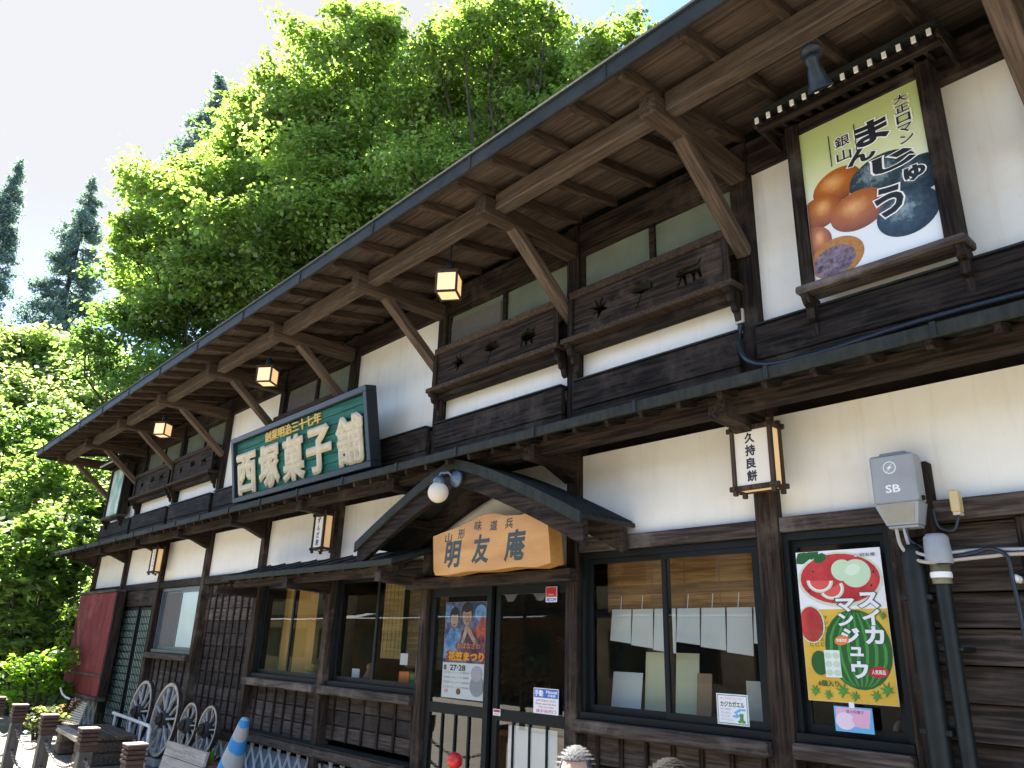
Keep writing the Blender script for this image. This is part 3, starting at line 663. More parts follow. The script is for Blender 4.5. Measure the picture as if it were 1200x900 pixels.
def manju(t, x0, x1, z0, z1, y):
    MB().box(x0, x1, y, y+.02, z0, z1).build('printed_panel', MEAD, t)
    W, Hh = x1-x0, z1-z0; n = [0]
    def E(u, v, ru, rv, mat, rot=0.0, nm='printed_bun'):
        n[0] += 1; pts = [(min(max(p[0], x0+.003), x1-.003), min(max(p[1], z0+.003), z1-.003)) for p in ring(x0+u*W, z0+v*Hh, ru*W, rv*W, 36, rot)]
        MB().prism(pts, y-.0004*n[0], y+.001).build(nm, mat, t)
    E(.27, .56, .21, .155, BUN, .25); E(.64, .51, .27, .19, BUNK, .1); E(.92, .43, .2, .16, BUNK, 0); E(.10, .43, .20, .15, BUN, .15); E(.02, .25, .16, .15, BUN, 0)
    E(.42, .355, .235, .175, BUN, .12); E(.78, .235, .235, .195, BUNK, .12); E(.20, .115, .225, .175, CRUMB, .1); E(.18, .10, .175, .13, PASTE, .1, 'printed_filling')
    hw = MB(); bk = MB(); yy = y-.0052
    G = [('ま', .61, .80, .27, .15), ('ん', .50, .68, .24, .095), ('じ', .74, .565, .34, .105), ('ゅ', .875, .445, .16, .09), ('う', .66, .335, .22, .18)]
    for ch, u, v, gw, gh in G:
        put_text(hw, ch, x0+u*W, z0+v*Hh, gw*W*1.13, gh*Hh*1.10, yy, .0006, bold=.085); put_text(bk, ch, x0+u*W, z0+v*Hh, gw*W, gh*Hh, yy-.0012, .0006, bold=.045)
    for k, ch in enumerate('大正ロマン'): put_text(hw, ch, x0+.86*W, z0+(.925-.065*k)*Hh, .135*W, .062*Hh, yy, .0006, bold=.05); put_text(bk, ch, x0+.86*W, z0+(.925-.065*k)*Hh, .11*W, .052*Hh, yy-.0012, .0006, bold=.02)
    for k, ch in enumerate('銀山'): put_text(hw, ch, x0+.365*W, z0+(.825-.095*k)*Hh, .15*W, .085*Hh, yy, .0006, bold=.05); put_text(bk, ch, x0+.365*W, z0+(.825-.095*k)*Hh, .125*W, .072*Hh, yy-.0012, .0006, bold=.015)
    for u in (.255, .475): bk.box(x0+u*W-.003, x0+u*W+.003, yy-.0014, yy-.0004, z0+.69*Hh, z0+.90*Hh)
    hw.build('lettering_outline', HALO, t); bk.build('lettering', BLACK, t)
def mottled(t, x0, x1, z0, z1, y):
    MB().box(x0, x1, y, y+.02, z0, z1).build('printed_panel', noisy('weathered green print', (.10, .22, .12), (.62, .62, .55), (1,1,1), 3.5, .4, 0), t)
ad_box(-2.03, -1.09, 3.90, 5.12, 4.29, 'framed bun advertisement with black brush lettering under its own little roof', manju)
ad_box(-17.25, -16.25, 3.90, 4.95, 4.29, 'mottled green advertisement panel in a dark frame at the far upper corner', mottled)

# ------------------------------------------------------------------ lamps
PAPER = glow('warm lantern paper', (1.0, .55, .22), .035, (.70, .52, .30)); PAPERW = glow('white lantern paper', (1.0, .90, .74), .01, (.64, .59, .51))
LWOOD = wood('lantern timber', (.030, .020, .014), (.085, .055, .04), 'z', None, rnd=.15)
def wall_lantern(x, y, z, txt, label, sx=.155, h=.385):
    t = thing('wall_lantern', (x, 4.45, z), label, 'lantern', 'wall lanterns on the posts')
    x0, x1, y0, y1 = x-sx, x+sx*.72, y, y+.11
    for px, py in ((x0, y0), (x1, y0), (x0, y1), (x1, y1)): MB().box(px-.014, px+.014, py-.014, py+.014, z-h/2-.045, z+h/2+.045, ch=.003).build('corner_post', LWOOD, t)
    for zz in (z-h/2, z+h/2):
        r = MB()
        for py in (y0, y1): r.box(x0-.04, x1+.04, py-.011, py+.011, zz-.016, zz+.016, ch=.003)
        for px in (x0, x1): r.box(px-.0105, px+.0105, y0-.035, y1+.03, zz-.013, zz+.013, ch=.003)
        r.build('rail_ring', LWOOD, t)
    MB().box(x0+.016, x1-.016, y0-.002, y0+.002, z-h/2+.017, z+h/2-.017).build('front_paper', PAPERW, t)
    for px in (x0, x1): MB().box(px-.002, px+.002, y0+.016, y1-.016, z-h/2+.014, z+h/2-.014).build('side_paper', PAPER, t)
    MB().box(x0+.02, x1-.02, y0+.02, y1-.02, z-h/2-.01, z-h/2-.004).build('floor_paper', PAPER, t)
    MB().box(x-.04, x+.03, y1+.016, 4.458, z-.02, z+.05).build('bracket', LWOOD, t)
    if txt:
        mb = MB()
        for k, ch in enumerate(txt): put_text(mb, ch, (x0+x1)/2-.01, z+h*.33-k*h*.215, .072, h*.19, y0-.0024, .0006, bold=.04)
        mb.build('lettering', BLACK, t)
    else:
        mb = MB()
        for k in range(5): mb.box((x0+x1)/2-.012+.004*(k % 2), (x0+x1)/2+.012, y0-.0034, y0-.0022, z+h*.3-k*.055, z+h*.3-k*.055+.032)
        mb.build('faded_marks', BLACK, t)
wall_lantern(-2.43, 4.27, 2.84, '久持良餅', 'square wall lantern with four black characters at the post beside the meter box')
wall_lantern(-7.98, 4.27, 2.84, 'ずんだ餅', 'glowing wall lantern left of the porch gable, with thin black lettering', sx=.13)
wall_lantern(-13.53, 4.27, 2.84, '', 'small far wall lantern over the grey insect screen window', sx=.13)
PAPER_E = glow('lit eave lantern paper', (1.0, .58, .24), .085, (.70, .56, .36))
def eave_lantern(x, z, y=3.58, label=''):
    t = thing('eave_lantern', (x, y, 5.03), label, 'lantern', 'hanging lanterns under the eave')
    s, h, a = .090, .185, math.radians(38); M = Matrix.Translation((x, y, z)) @ Matrix.Rotation(a, 4, 'Z')
    f = MB()
    for px in (-s, s):
        for py in (-s, s): f.box(px-.009, px+.009, py-.009, py+.009, -h/2-.01, h/2+.01, M=M)
    for zz in (-h/2, h/2):
        for q in (-s, s): f.box(-s+.01, s-.01, q-.008, q+.008, zz-.009, zz+.009, M=M); f.box(q-.0078, q+.0078, -s+.01, s-.01, zz-.0088, zz+.0088, M=M)
    f.build('frame', LWOOD, t)
    for q in (-s, s):
        MB().box(-s+.01, s-.01, q-.002, q+.002, -h/2+.01, h/2-.01, M=M).build('side_paper', PAPER_E, t); MB().box(q-.002, q+.002, -s+.01, s-.01, -h/2+.01, h/2-.01, M=M).build('side_paper', PAPER_E, t)
    MB().box(-s+.01, s-.01, -s+.01, s-.01, -h/2-.002, -h/2+.002, M=M).build('floor_paper', PAPER_E, t)
    MB().box(-s-.012, s+.012, -s-.012, s+.012, h/2+.011, h/2+.02, M=M).build('cap', LWOOD, t)
    T = Matrix.Translation((x, y, z))
    MB().lathe([(.0, h/2+.14), (.035, h/2+.13), (.04, h/2+.07), (.022, h/2+.05), (.018, h/2+.02)], 12, 0, T).build('lamp_holder', BRONZE, t)
    MB().tube([(x, y, z+h/2+.12), (x+.004, y, z+h/2+.2), (x, y, ZR(y)+.02)], .008, 6).build('cord', BRONZE, t)
    MB().lathe([(.03, .33), (.03, .285), (.0, .28)], 10, 0, Matrix.Translation((x, y, ZR(y)-.30))).build('ceiling_cup', WHITE, t)
eave_lantern(-4.86, 4.635, label='hanging eave lantern nearest the balcony panel beside the signboard')
eave_lantern(-8.42, 4.655, label='hanging eave lantern above the left half of the green signboard')
eave_lantern(-12.02, 4.655, label='hanging eave lantern farthest along near the small far balcony panels')
# spot lamp under the eave
t = thing('spot_lamp', (-1.43, 3.45, 5.1), 'dark metal spot lamp pointing down under the eave beside the bun advertisement', 'lamp')
ax = at(961, 100, 3.5) - at(950, 60, 3.42); p0 = at(950, 66, 3.42); Q = (at(962, 104, 3.52)-p0).to_track_quat('Z', 'Y').to_matrix().to_4x4(); Q.translation = p0
L_ = (at(962, 104, 3.52)-p0).length
DKM = noisy('dark blue grey metal', (.008, .012, .013), (.022, .028, .030), (1,1,1), 12, .45, .1, spec=.35)
MB().lathe([(0, 0), (.036, 0), (.04, L_*.1), (.034, L_*.3), (.045, L_*.5), (.052, L_*.75), (.070, L_*.98), (.072, L_), (.062, L_), (.045, L_*.8), (0, L_*.78)], 20, 0, Q).build('shade', DKM, t)
MB().tube([p0, p0+Vector((0, .02, .03)), p0+Vector((0, .04, .08))], .018, 8).build('arm', DKM, t)
MB().lathe([(0, .02), (.055, .02), (.06, 0), (.06, -.02), (0, -.025)], 18, 0, Matrix.Translation(p0+Vector((0, .02, .045)))).build('mount', DKM, t)
# globe lamp on the barge board
t = thing('globe_lamp', (-5.15, 3.92, 2.9), 'round milk glass globe lamp on a blue grey bracket at the porch gable peak', 'lamp')
gc = at(513.5, 577, 3.80); GLOBE = glow('milk glass', (1, .84, .62), .004, (.60, .53, .43))
r_ = .088
MB().lathe([(r_*math.sin(PI*k/14), -r_*math.cos(PI*k/14)) for k in range(15)], 22, 0, Matrix.Translation(gc)).build('globe', GLOBE, t)
BLUEM = plain('blue grey painted metal', (.10, .15, .19), .35, .3)
MB().lathe([(0, r_+.05), (.03, r_+.045), (.05, r_+.02), (.052, r_-.015), (.045, r_-.02)], 16, 0, Matrix.Translation(gc)).build('collar', BLUEM, t)
pc = at(534, 561, 3.90)
MB().tube([gc+Vector((0, 0, r_+.04)), gc+Vector((.02, .0, r_+.075)), gc+Vector((.09, .03, r_+.075)), Vector((pc.x-.01, 3.86, pc.z+.02)), Vector((pc.x, 3.91, pc.z))], .011, 8).build('arm', BLUEM, t)
MB().lathe([(0, .055), (.03, .05), (.04, .03), (.065, .022), (.075, 0), (0, 0)], 20, 0, Matrix.Translation((pc.x, 3.914, pc.z)) @ Matrix.Rotation(PI/2, 4, 'X')).build('wall_plate', BLUEM, t)

# ------------------------------------------------------------------ meter box, conduits, cables
t = thing('meter_box', (-1.64, 4.45, 2.32), 'grey plastic electricity meter box with white SB letters on the plaster', 'meter box')
GREYP = noisy('grey plastic', (.27, .28, .29), (.33, .34, .35), (1,1,1), 4, .5, .03, spec=.4)
zb, zt, yf = 2.326, 2.735, 4.325; bxs = MB()
def tap(b, x0, x1, x2, x3, yf, yf2, yb, z0, z1, mi=0):
    b.add([(x0, yf, z0), (x1, yf, z0), (x1, yb, z0), (x0, yb, z0), (x2, yf2, z1), (x3, yf2, z1), (x3, yb, z1), (x2, yb, z1)], [(3,2,1,0), (4,5,6,7), (0,1,5,4), (1,2,6,5), (2,3,7,6), (3,0,4,7)], mi)
tap(bxs, -1.712, -1.548, -1.756, -1.522, yf+.022, yf, 4.45, zb+.02, zb+.135)
bxs.box(-1.757, -1.521, yf-.003, 4.45, zb+.1355, zt, ch=.012); bxs.box(-1.71, -1.565, yf+.03, 4.45, zt, zt+.018, ch=.008); bxs.box(-1.708, -1.552, yf+.03, 4.45, zb+.004, zb+.0195, ch=.004)
bxs.build('case', GREYP, t)
wv = MB(); tap(wv, -1.698, -1.562, -1.730, -1.545, yf+.017, yf-.001, yf+.04, zb+.033, zb+.128); wv.build('viewing_window', noisy('yellowed clear plastic', (.24, .225, .175), (.30, .28, .22), (1,1,1), 5, .25, 0, spec=.6), t)
mb = MB(); put_text(mb, 'SB', -1.644, 2.542, .078, .044, yf-.0035, .001, bold=.02); mb.build('lettering', WHITE, t)
MB().prism(ring(-1.648, 2.660, .035, .035, 24), yf-.0045, yf-.0032).build('badge_rim', WHITE, t); MB().prism(ring(-1.648, 2.660, .030, .030, 24), yf-.0055, yf-.0046).build('badge', GREYP, t)
MB().prism([(-1.629, 2.684), (-1.665, 2.654), (-1.650, 2.656), (-1.667, 2.636), (-1.631, 2.664), (-1.646, 2.663)][::-1], yf-.0065, yf-.0056).build('badge_bolt', WHITE, t)
MB().lathe([(0, .012), (.013, .011), (.015, 0)], 12, 0, Matrix.Translation((-1.520, yf+.06, zb+.16)) @ Matrix.Rotation(PI/2, 4, 'Y')).build('screw', BRONZE, t)
bx('backing_board', WZ, t, -1.74, -1.498, 4.452, 4.53, 2.29, 2.70)
CND = noisy('dark green grey conduit', (.005, .008, .008), (.013, .017, .017), (1,1,1), 6, .5, .05, spec=.3)
def vpost(px, py, y): p = at(px, py, y); return p.x
x1_ = at(1086, 760, 4.40).x; x2_ = at(1117, 760, 4.40).x
t = thing('conduit_pipe', (x1_, 4.40, 0), 'wide dark conduit pipe running straight up under the meter box', 'pipe', 'conduit pipes on the clapboard wall')
MB().tube([(x1_, 4.39, .0), (x1_, 4.39, 2.16)], .055, 16).build('pipe', CND, t); MB().lathe([(.055, 2.16), (.05, 2.2), (.03, 2.24), (0, 2.24)], 16, 0, Matrix.Translation((x1_, 4.39, 0))).build('pipe_end', CND, t)
for z in (1.3, 1.95): MB().box(x1_-.075, x1_+.075, 4.36, 4.56, z, z+.03, ch=.004).build('clamp', CND, t)
t = thing('conduit_pipe', (x2_, 4.40, 0), 'thinner dark conduit pipe topped by a grey plastic cap', 'pipe', 'conduit pipes on the clapboard wall')
MB().tube([(x2_, 4.39, .0), (x2_, 4.39, 2.03)], .038, 14).build('pipe', CND, t)
MB().lathe([(.047, 2.03), (.047, 2.13), (0, 2.13)], 14, 0, Matrix.Translation((x2_, 4.39, 0))).build('fitting', noisy('greenish brass', (.10, .10, .05), (.26, .22, .12), (1,1,1), 20, .4, .1), t)
MB().lathe([(.066, 2.132), (.068, 2.15), (.060, 2.27), (.045, 2.287), (0, 2.29)], 18, 0, Matrix.Translation((x2_, 4.39, 0))).build('cap', GREYP, t)
MB().lathe([(.051, 2.06), (.053, 2.075), (.051, 2.09)], 14, 0, Matrix.Translation((x2_, 4.39, 0))).build('band', WHITE, t)
for z in (.9, 1.7): MB().box(x2_-.055, x2_+.055, 4.37, 4.56, z, z+.022, ch=.004).build('clamp', CND, t)
def cable(pts, r, mat, label, grp='cables on the clapboard wall'):
    P = [Vector(p) for p in pts]; out = []
    for i in range(len(P)-1):
        p0, p1, p2, p3 = P[max(i-1, 0)], P[i], P[i+1], P[min(i+2, len(P)-1)]
        for k in range(6):
            u = k/6; out.append(.5*((2*p1) + (p2-p0)*u + (2*p0-5*p1+4*p2-p3)*u*u + (3*p1-p0-3*p2+p3)*u**3))
    out.append(P[-1]); o = MB().tube(out, r, 8).build('cable', mat, None); return tag(o, label, 'cable', grp)
CBL = plain('black cable', (.015, .02, .028), .4); CBG = plain('grey cable', (.36, .36, .36), .5); CBW = plain('beige cable', (.42, .37, .31), .5)
cable([at(1050, 617, 4.38), at(1056, 640, 4.36), at(1072, 655, 4.36), at(1092, 659, 4.34), at(1120, 656, 4.42), at(1160, 652, 4.45), at(1215, 648, 4.45), at(1500, 640, 4.45), at(1900, 640, 4.45)], .010, CBW, 'beige cable looping from the meter box past the grey cap')
cable([at(1059, 617, 4.38), at(1066, 640, 4.38), at(1082, 650, 4.35), at(1108, 648, 4.40), at(1150, 644, 4.47), at(1205, 643, 4.46), at(1500, 634, 4.46), at(1900, 632, 4.46)], .009, CBG, 'grey cable running level across the clapboards to the right edge')
cable([at(1062, 617, 4.38), at(1069, 636, 4.40), at(1110, 651, 4.43), at(1140, 648, 4.44), at(1160, 643, 4.45), at(1180, 652, 4.44), at(1187, 680, 4.44), at(1196, 720, 4.44), at(1206, 770, 4.44), at(1222, 850, 4.44), at(1245, 960, 4.44)], .011, CBL, 'black cable that turns down the clapboards at the right edge')
o = cable([at(868, 381, 4.44), at(866, 400, 4.42), at(874, 420, 4.37), at(900, 427, 4.36), at(960, 414, 4.36), at(1050, 385, 4.37), at(1130, 362, 4.37), at(1230, 336, 4.37), at(1600, 240, 4.37)], .019, CBL, 'thick black cable bending along the dark skirt board under the bun advertisement', 'cables on the skirt board')
p = at(868, 371, 4.47); t = thing('junction_box', (p.x, 4.5, p.z-.05), 'small beige junction box where the thick black cable starts', 'junction box')
BEI = plain('beige plastic', (.50, .45, .36), .5)
MB().box(p.x-.035, p.x+.035, 4.44, 4.50, p.z-.06, p.z+.05, ch=.006).build('case', BEI, t); MB().tube([(p.x, 4.46, p.z-.09), (p.x, 4.46, p.z-.061)], .022, 10).build('gland', BRONZE, t)
p = at(1120, 587, 4.42); t = thing('outdoor_socket', (p.x, 4.46, p.z-.05), 'yellow beige socket cover on the weathered beam right of the meter box', 'socket')
MB().box(p.x-.022, p.x+.022, 4.39, 4.458, p.z-.06, p.z+.055, ch=.006).build('cover', plain('yellowed plastic', (.55, .42, .20), .5), t); MB().box(p.x-.016, p.x+.018, 4.40, 4.458, p.z-.075, p.z-.061).build('outlet', BEI, t)
cable([(p.x, 4.43, p.z-.07), (p.x-.03, 4.42, p.z-.15), (p.x-.10, 4.42, p.z-.13), (p.x-.12, 4.43, p.z-.03)], .008, CBL, 'short black lead hanging in a loop below the yellow beige socket')
p = at(1190, 678, 4.47); t = thing('insulator_knob', (p.x, 4.55, p.z), 'small white porcelain knob on the clapboards beside the black cable', 'insulator')
MB().lathe([(0, .05), (.014, .048), (.022, .03), (.012, .02), (.02, .008), (.018, -.06)], 14, 0, Matrix.Translation((p.x, 4.50, p.z)) @ Matrix.Rotation(PI/2, 4, 'X')).build('knob', WHITE, t)

# ------------------------------------------------------------------ posters, notices and what the windows show
def paper(name, x0, x1, z0, z1, y, mat, label, cat, group=None, M=None):
    t = thing(name, ((x0+x1)/2, y, z0), label, cat, group); MB().box(x0, x1, y, y+.004, z0, z1).build('sheet', mat, t); return t
def lay(t, y):
    n = [0]
    def poly(pts, mat, nm='printed_shape'): n[0] += 1; MB().prism(pts, y-.00012*n[0], y+.001).build(nm, mat, t)
    def txt(items, mat, bold=.02, nm='lettering', halo=None):
        n[0] += 2; mb = MB(); hb = MB()
        for s_, cx, cz, wd, hg in items:
            put_text(mb, s_, cx, cz, wd, hg, y-.00012*n[0], .0003, bold=bold)
            if halo: put_text(hb, s_, cx, cz, wd*1.16, hg*1.12, y-.00012*(n[0]-1), .0003, bold=bold+.04)
        if halo: hb.build('lettering_outline', halo, t)
        mb.build(nm, mat, t)
    return poly, txt
PR = noisy('red print', (.40, .022, .03), (.56, .06, .055), (1,1,1), 9, .3, 0); PY = noisy('yellow print', (.62, .38, .045), (.72, .47, .07), (1,1,1), 7, .3, 0); PG = plain('leaf green print', (.05, .27, .05), .3); PGD = plain('dark green print', (.015, .10, .02), .3)
PM = plain('pale green print', (.52, .68, .45), .3); PB = plain('blue print', (.03, .13, .45), .3); PSK = plain('sky print', (.12, .42, .68), .3); PP = plain('pink print', (.75, .40, .55), .3); PGR = plain('grey print', (.34, .34, .36), .5); PN = plain('navy print', (.03, .05, .14), .4); PO = plain('orange print', (.75, .20, .03), .4); PSKIN = plain('skin print', (.55, .33, .23), .4); PW = plain('poster white', (.78, .76, .77), .3); PBR = plain('brown print', (.22, .10, .05), .4)
# watermelon bun poster
x0, x1, z0, z1, y = -2.335, -1.825, 1.415, 2.255, 4.492
t = paper('watermelon_poster', x0, x1, z0, z1, y, PW, 'watermelon bun poster with white katakana on a yellow ground', 'poster'); W, Hh = x1-x0, z1-z0
poly, txt = lay(t, y); U = lambda u: x0+u*W; V = lambda v: z0+v*Hh
def E(u, v, ru, rv, mat, rot=0, n=28, nm='printed_shape'): poly([(min(max(p[0], x0+.002), x1-.002), min(max(p[1], z0+.002), z1-.002)) for p in ring(U(u), V(v), ru*W, rv*W, n, rot)], mat, nm)
poly([(x0+.001, z0+.001), (x1-.001, z0+.001), (x1-.001, V(.60)), (x0+.001, V(.60))], PY, 'yellow_ground')
E(.5, .80, .50, .31, PM); E(.5, .80, .475, .29, plain('pink white rind', (.72, .50, .48), .3)); E(.5, .805, .465, .28, PR, nm='melon_flesh')
for u, v in ((.13,.73),(.33,.70),(.86,.75),(.62,.92),(.2,.86),(.9,.84),(.55,.67),(.75,.68)): E(u, v, .012, .016, BLACK, n=8, nm='melon_seed')
for u, v, r_ in ((.08,.96,.09),(.2,.985,.08),(.3,.95,.07)): E(u, v, r_*1.2, r_*.8, PGD, .4, 7)
E(.55, .86, .13, .12, PM, nm='printed_bun'); E(.70, .835, .17, .155, PM, .2, nm='printed_bun'); E(.67, .86, .09, .06, plain('pale green highlight', (.66,.78,.58), .3), .3)
for cu, cv, s_, r0 in ((.27, .795, .14, -.05), (.40, .74, .13, .5)):
    half = lambda k: [(U(cu) + k*W*math.cos(-a+r0), V(cv) + k*W*.85*math.sin(-a+r0)) for a in [PI*i/10 for i in range(11)]]
    poly(half(s_*1.15), PM); poly(half(s_), PW); poly(half(s_*.86), plain('bright melon red', (.66, .09, .07), .3), 'melon_slice')
E(.63, .34, .37, .42, PGD, .1, nm='printed_melon')
for q in range(-3, 4):
    pts = []
    for s2 in (1, -1):
        for i in range(9):
            a = -1.25 + 2.5*i/8 if s2 == 1 else 1.25 - 2.5*i/8
            pts.append((U(.63 + q*.098*math.cos(a)*1.02 + .018*s2*math.cos(a) + .006*math.sin(5*a+q)), V(.34) + .42*W*math.sin(a)*.97))
    poly(pts, PG, 'melon_stripe')
E(.12, .50, .16, .21, PM); E(.12, .50, .145, .195, PR)
for k in range(5): txt([(s_, U(.05+.055*k), V(.47), .03*W, .24*Hh) for s_ in ('｜',)], PGR, .0, 'small_print') if False else None
mb_ = [('ス', .81, .655, .235, .105), ('イ', .82, .545, .2, .105), ('カ', .83, .43, .215, .115), ('マ', .545, .625, .215, .09), ('ン', .53, .53, .18, .085), ('ジ', .565, .425, .215, .105), ('ュ', .615, .325, .15, .06), ('ウ', .63, .21, .19, .11)]
txt([(c, U(u), V(v), gw*W, gh*Hh) for c, u, v, gw, gh in mb_], PW, .045, halo=PGD)
small = []
for k in range(4): small += [(c, U(.30-.065*k), V(.545-.036*j), .04*W, .026*Hh) for j, c in enumerate('すいかまんじ')]
txt(small, PGD, .01, 'small_print')
E(.46, .395, .085, .05, PO, .2); txt([('数量限定', U(.46), V(.395), .12*W, .022*Hh)], PW, .02); E(.83, .20, .105, .058, PR, .1); txt([('人気商品', U(.83), V(.20), .15*W, .03*Hh)], PW, .02)
E(.18, .245, .10, .13, PGD, 0); poly([(U(.24), V(.155)), (U(.42), V(.155)), (U(.42), V(.33)), (U(.24), V(.33))], PW, 'printed_box')
for a in (.285, .375):
    for b_ in (.185, .24, .295): E(a, b_, .042, .036, PM, n=12, nm='printed_bun')
txt([('6個入り', U(.26), V(.115), .24*W, .04*Hh)], PGD, .02); txt([('●', U(.73), V(.955), .04*W, .025*Hh)], PP, 0); txt([('明友庵', U(.86), V(.955), .17*W, .025*Hh)], BLACK, .0)
for u, v, s_ in ((.1,.06,.07),(.25,.04,.06),(.42,.07,.09),(.55,.04,.06),(.78,.05,.07),(.9,.09,.09),(.95,.55,.05)): poly(maple(U(u), V(v), s_*W)[::-1], PG, 'printed_leaf')
# small pink poster below it
t = paper('pink_poster', -2.19, -1.975, 1.265, 1.395, 4.492, PSK, 'small blue and pink poster under the watermelon poster', 'poster'); poly, txt = lay(t, 4.492)
poly([(-2.18, 1.30), (-2.0, 1.29), (-1.985, 1.385), (-2.18, 1.39)], PP); poly(ring(-2.13, 1.32, .055, .045, 20), plain('pale pink print', (.82,.62,.72), .4)); poly(ring(-2.04, 1.33, .05, .04, 18), PP); txt([('夏の和菓子', -2.07, 1.37, .10, .018)], PN, 0)
bx('poster_tape', WHITE, t, -2.10, -2.07, 4.4905, 4.4925, 1.39, 1.42, ch=0)
# festival poster on the left door leaf
x0, x1, z0, z1, y = -5.87, -5.29, 1.21, 2.03, 4.532
t = paper('festival_poster', x0, x1, z0, z1, y, PW, 'festival poster with two faces and orange brush lettering on the left door leaf', 'poster'); W, Hh = x1-x0, z1-z0; poly, txt = lay(t, y)
poly([(x0+.001, V(.36)), (x1-.001, V(.36)), (x1-.001, z1-.001), (x0+.001, z1-.001)], noisy('dusk blue print', (.03, .045, .14), (.30, .28, .36), (1,1,1), 9, .3, 0, detail=4))
SKP = noisy('printed skin tone', (.34, .17, .11), (.62, .40, .30), (1,1,1), 11, .4, 0, detail=2); HAPPI = noisy('printed blue coat', (.04, .13, .36), (.32, .50, .68), (1,1,1), 10, .3, 0, detail=4); FLW = noisy('printed red flowers', (.10, .03, .10), (.80, .16, .04), (1,1,1), 16, .3, 0, detail=4)
E(.72, .94, .28, .10, PN); E(.10, .88, .14, .14, HAPPI); E(.9, .62, .2, .2, FLW); E(.88, .88, .14, .12, HAPPI); E(.95, .77, .1, .1, FLW)
poly([(U(.0)+.002, V(.40)), (U(.5), V(.40)), (U(.42), V(.68)), (U(.34), V(.72)), (U(.16), V(.72)), (U(.02), V(.60))], HAPPI); poly([(U(.30), V(.40)), (U(.98), V(.40)), (U(.9), V(.58)), (U(.66), V(.72)), (U(.45), V(.70))], noisy('printed dark coat', (.04, .02, .05), (.22, .12, .16), (1,1,1), 10, .3, 0)); poly([(U(.42), V(.56)), (U(.52), V(.74)), (U(.60), V(.75)), (U(.82), V(.57)), (U(.76), V(.55)), (U(.57), V(.68)), (U(.47), V(.54))], SKP)
for cu, cv, r_ in ((.24, .82, .105), (.55, .855, .125)):
    E(cu, cv+.035, r_*1.15, r_*1.25, BLACK); E(cu, cv-.005, r_*.88, r_*1.14, SKP, nm='printed_face'); E(cu, cv+.075, r_*.95, r_*.45, BLACK)
    for q in (-.42, .42): E(cu+r_*q, cv+.012, .026, .0075, PBR, n=8)
    E(cu, cv-.062, .034, .014, PBR, n=10); E(cu+.01, cv-.02, .014, .014, PSKIN, n=8)
txt([('おばなざわ', U(.62), V(.54), .56*W, .065*Hh)], PO, .03, halo=PN); txt([('花笠まつり', U(.56), V(.43), .86*W, .10*Hh)], plain('amber print', (.85, .42, .03), .3), .04, halo=PR)
txt([('8', U(.07), V(.31), .07*W, .055*Hh), ('27·28', U(.38), V(.31), .38*W, .06*Hh)], BLACK, .02)
for q, (a, b_) in enumerate(((.33, .25), (.27, .20), (.2, .16), (.15, .12))): txt([('花笠パレード開催', U(.36), V(.26-.05*q), .62*W, .02*Hh)], PGR, 0, 'small_print')
E(.85, .14, .16, .15, PGR); E(.84, .26, .13, .11, plain('lilac print', (.5, .42, .48), .4)); E(.42, .07, .05, .045, PBR); E(.12, .07, .04, .03, PP)
# door stickers
t = paper('security_sticker', -4.53, -4.405, 2.005, 2.125, 4.512, PW, 'red and white security sticker at the top corner of the right door leaf', 'sticker'); poly, txt = lay(t, 4.512)
poly([(-4.527, 2.045), (-4.408, 2.045), (-4.408, 2.122), (-4.527, 2.122)], PR, 'red_field'); txt([('SECOM', -4.4675, 2.024, .108, .028)], PB, .05); txt([('Safety by', -4.4675, 2.063, .06, .016)], PW, 0)
t = paper('manual_door_notice', -4.66, -4.385, 1.17, 1.355, 4.522, PW, 'white notice with blue heading and red lines low on the right door glass', 'notice'); poly, txt = lay(t, 4.522)
poly([(-4.655, 1.285), (-4.39, 1.285), (-4.39, 1.35), (-4.655, 1.35)], PB, 'blue_heading'); txt([('手動', -4.60, 1.318, .095, .05), ('Manual', -4.46, 1.330, .12, .022), ('수동문', -4.46, 1.303, .09, .02)], PW, .03)
txt([('お手でおあけください', -4.52, 1.265, .22, .018), ('Please open the door', -4.52, 1.240, .23, .018), ('when you enter', -4.52, 1.218, .17, .015), ('请手动开门', -4.52, 1.19, .22, .024)], PR, .01)
t = paper('tiny_sticker', -5.14, -5.05, 1.115, 1.165, 4.522, PW, 'tiny red and white sticker on the door rail between the leaves', 'sticker'); poly, txt = lay(t, 4.522)
poly([(-5.135, 1.14), (-5.055, 1.14), (-5.055, 1.16), (-5.135, 1.16)], PR); txt([('SECOM', -5.095, 1.127, .06, .014)], BLACK, 0)
# big right window: blind, hanging papers, leaning boards, frog notice
SUD = wood('bamboo blind strip', (.20, .09, .03), (.42, .22, .08), 'x', None, rnd=.25)
def blind(x0, x1, z0, z1, y, label, mat=SUD):
    t = thing('bamboo_blind', ((x0+x1)/2, y, z1), label, 'blind', 'bamboo blinds in the windows'); n = int((z1-z0)/.012)
    for q in range(6):
        mb = MB()
        for k in range(q*n//6, (q+1)*n//6): z = z0+k*(z1-z0)/n; mb.box(x0, x1, y-.003+.001*(k % 3), y+.003, z, z+(z1-z0)/n*.86)
        mb.build('blind_slats', mat, t)['kind'] = 'stuff'
    for k in range(5): x = x0+(x1-x0)*(k+.5)/5; MB().box(x-.003, x+.003, y-.006, y-.0035, z0, z1).build('blind_string', PBR, t)
    return t
blind(-4.08, -2.62, 1.93, 2.35, 4.76, 'brown bamboo blind at the top of the wide right window')
LANG = plain('off white sheet', (.66, .65, .60), .7)
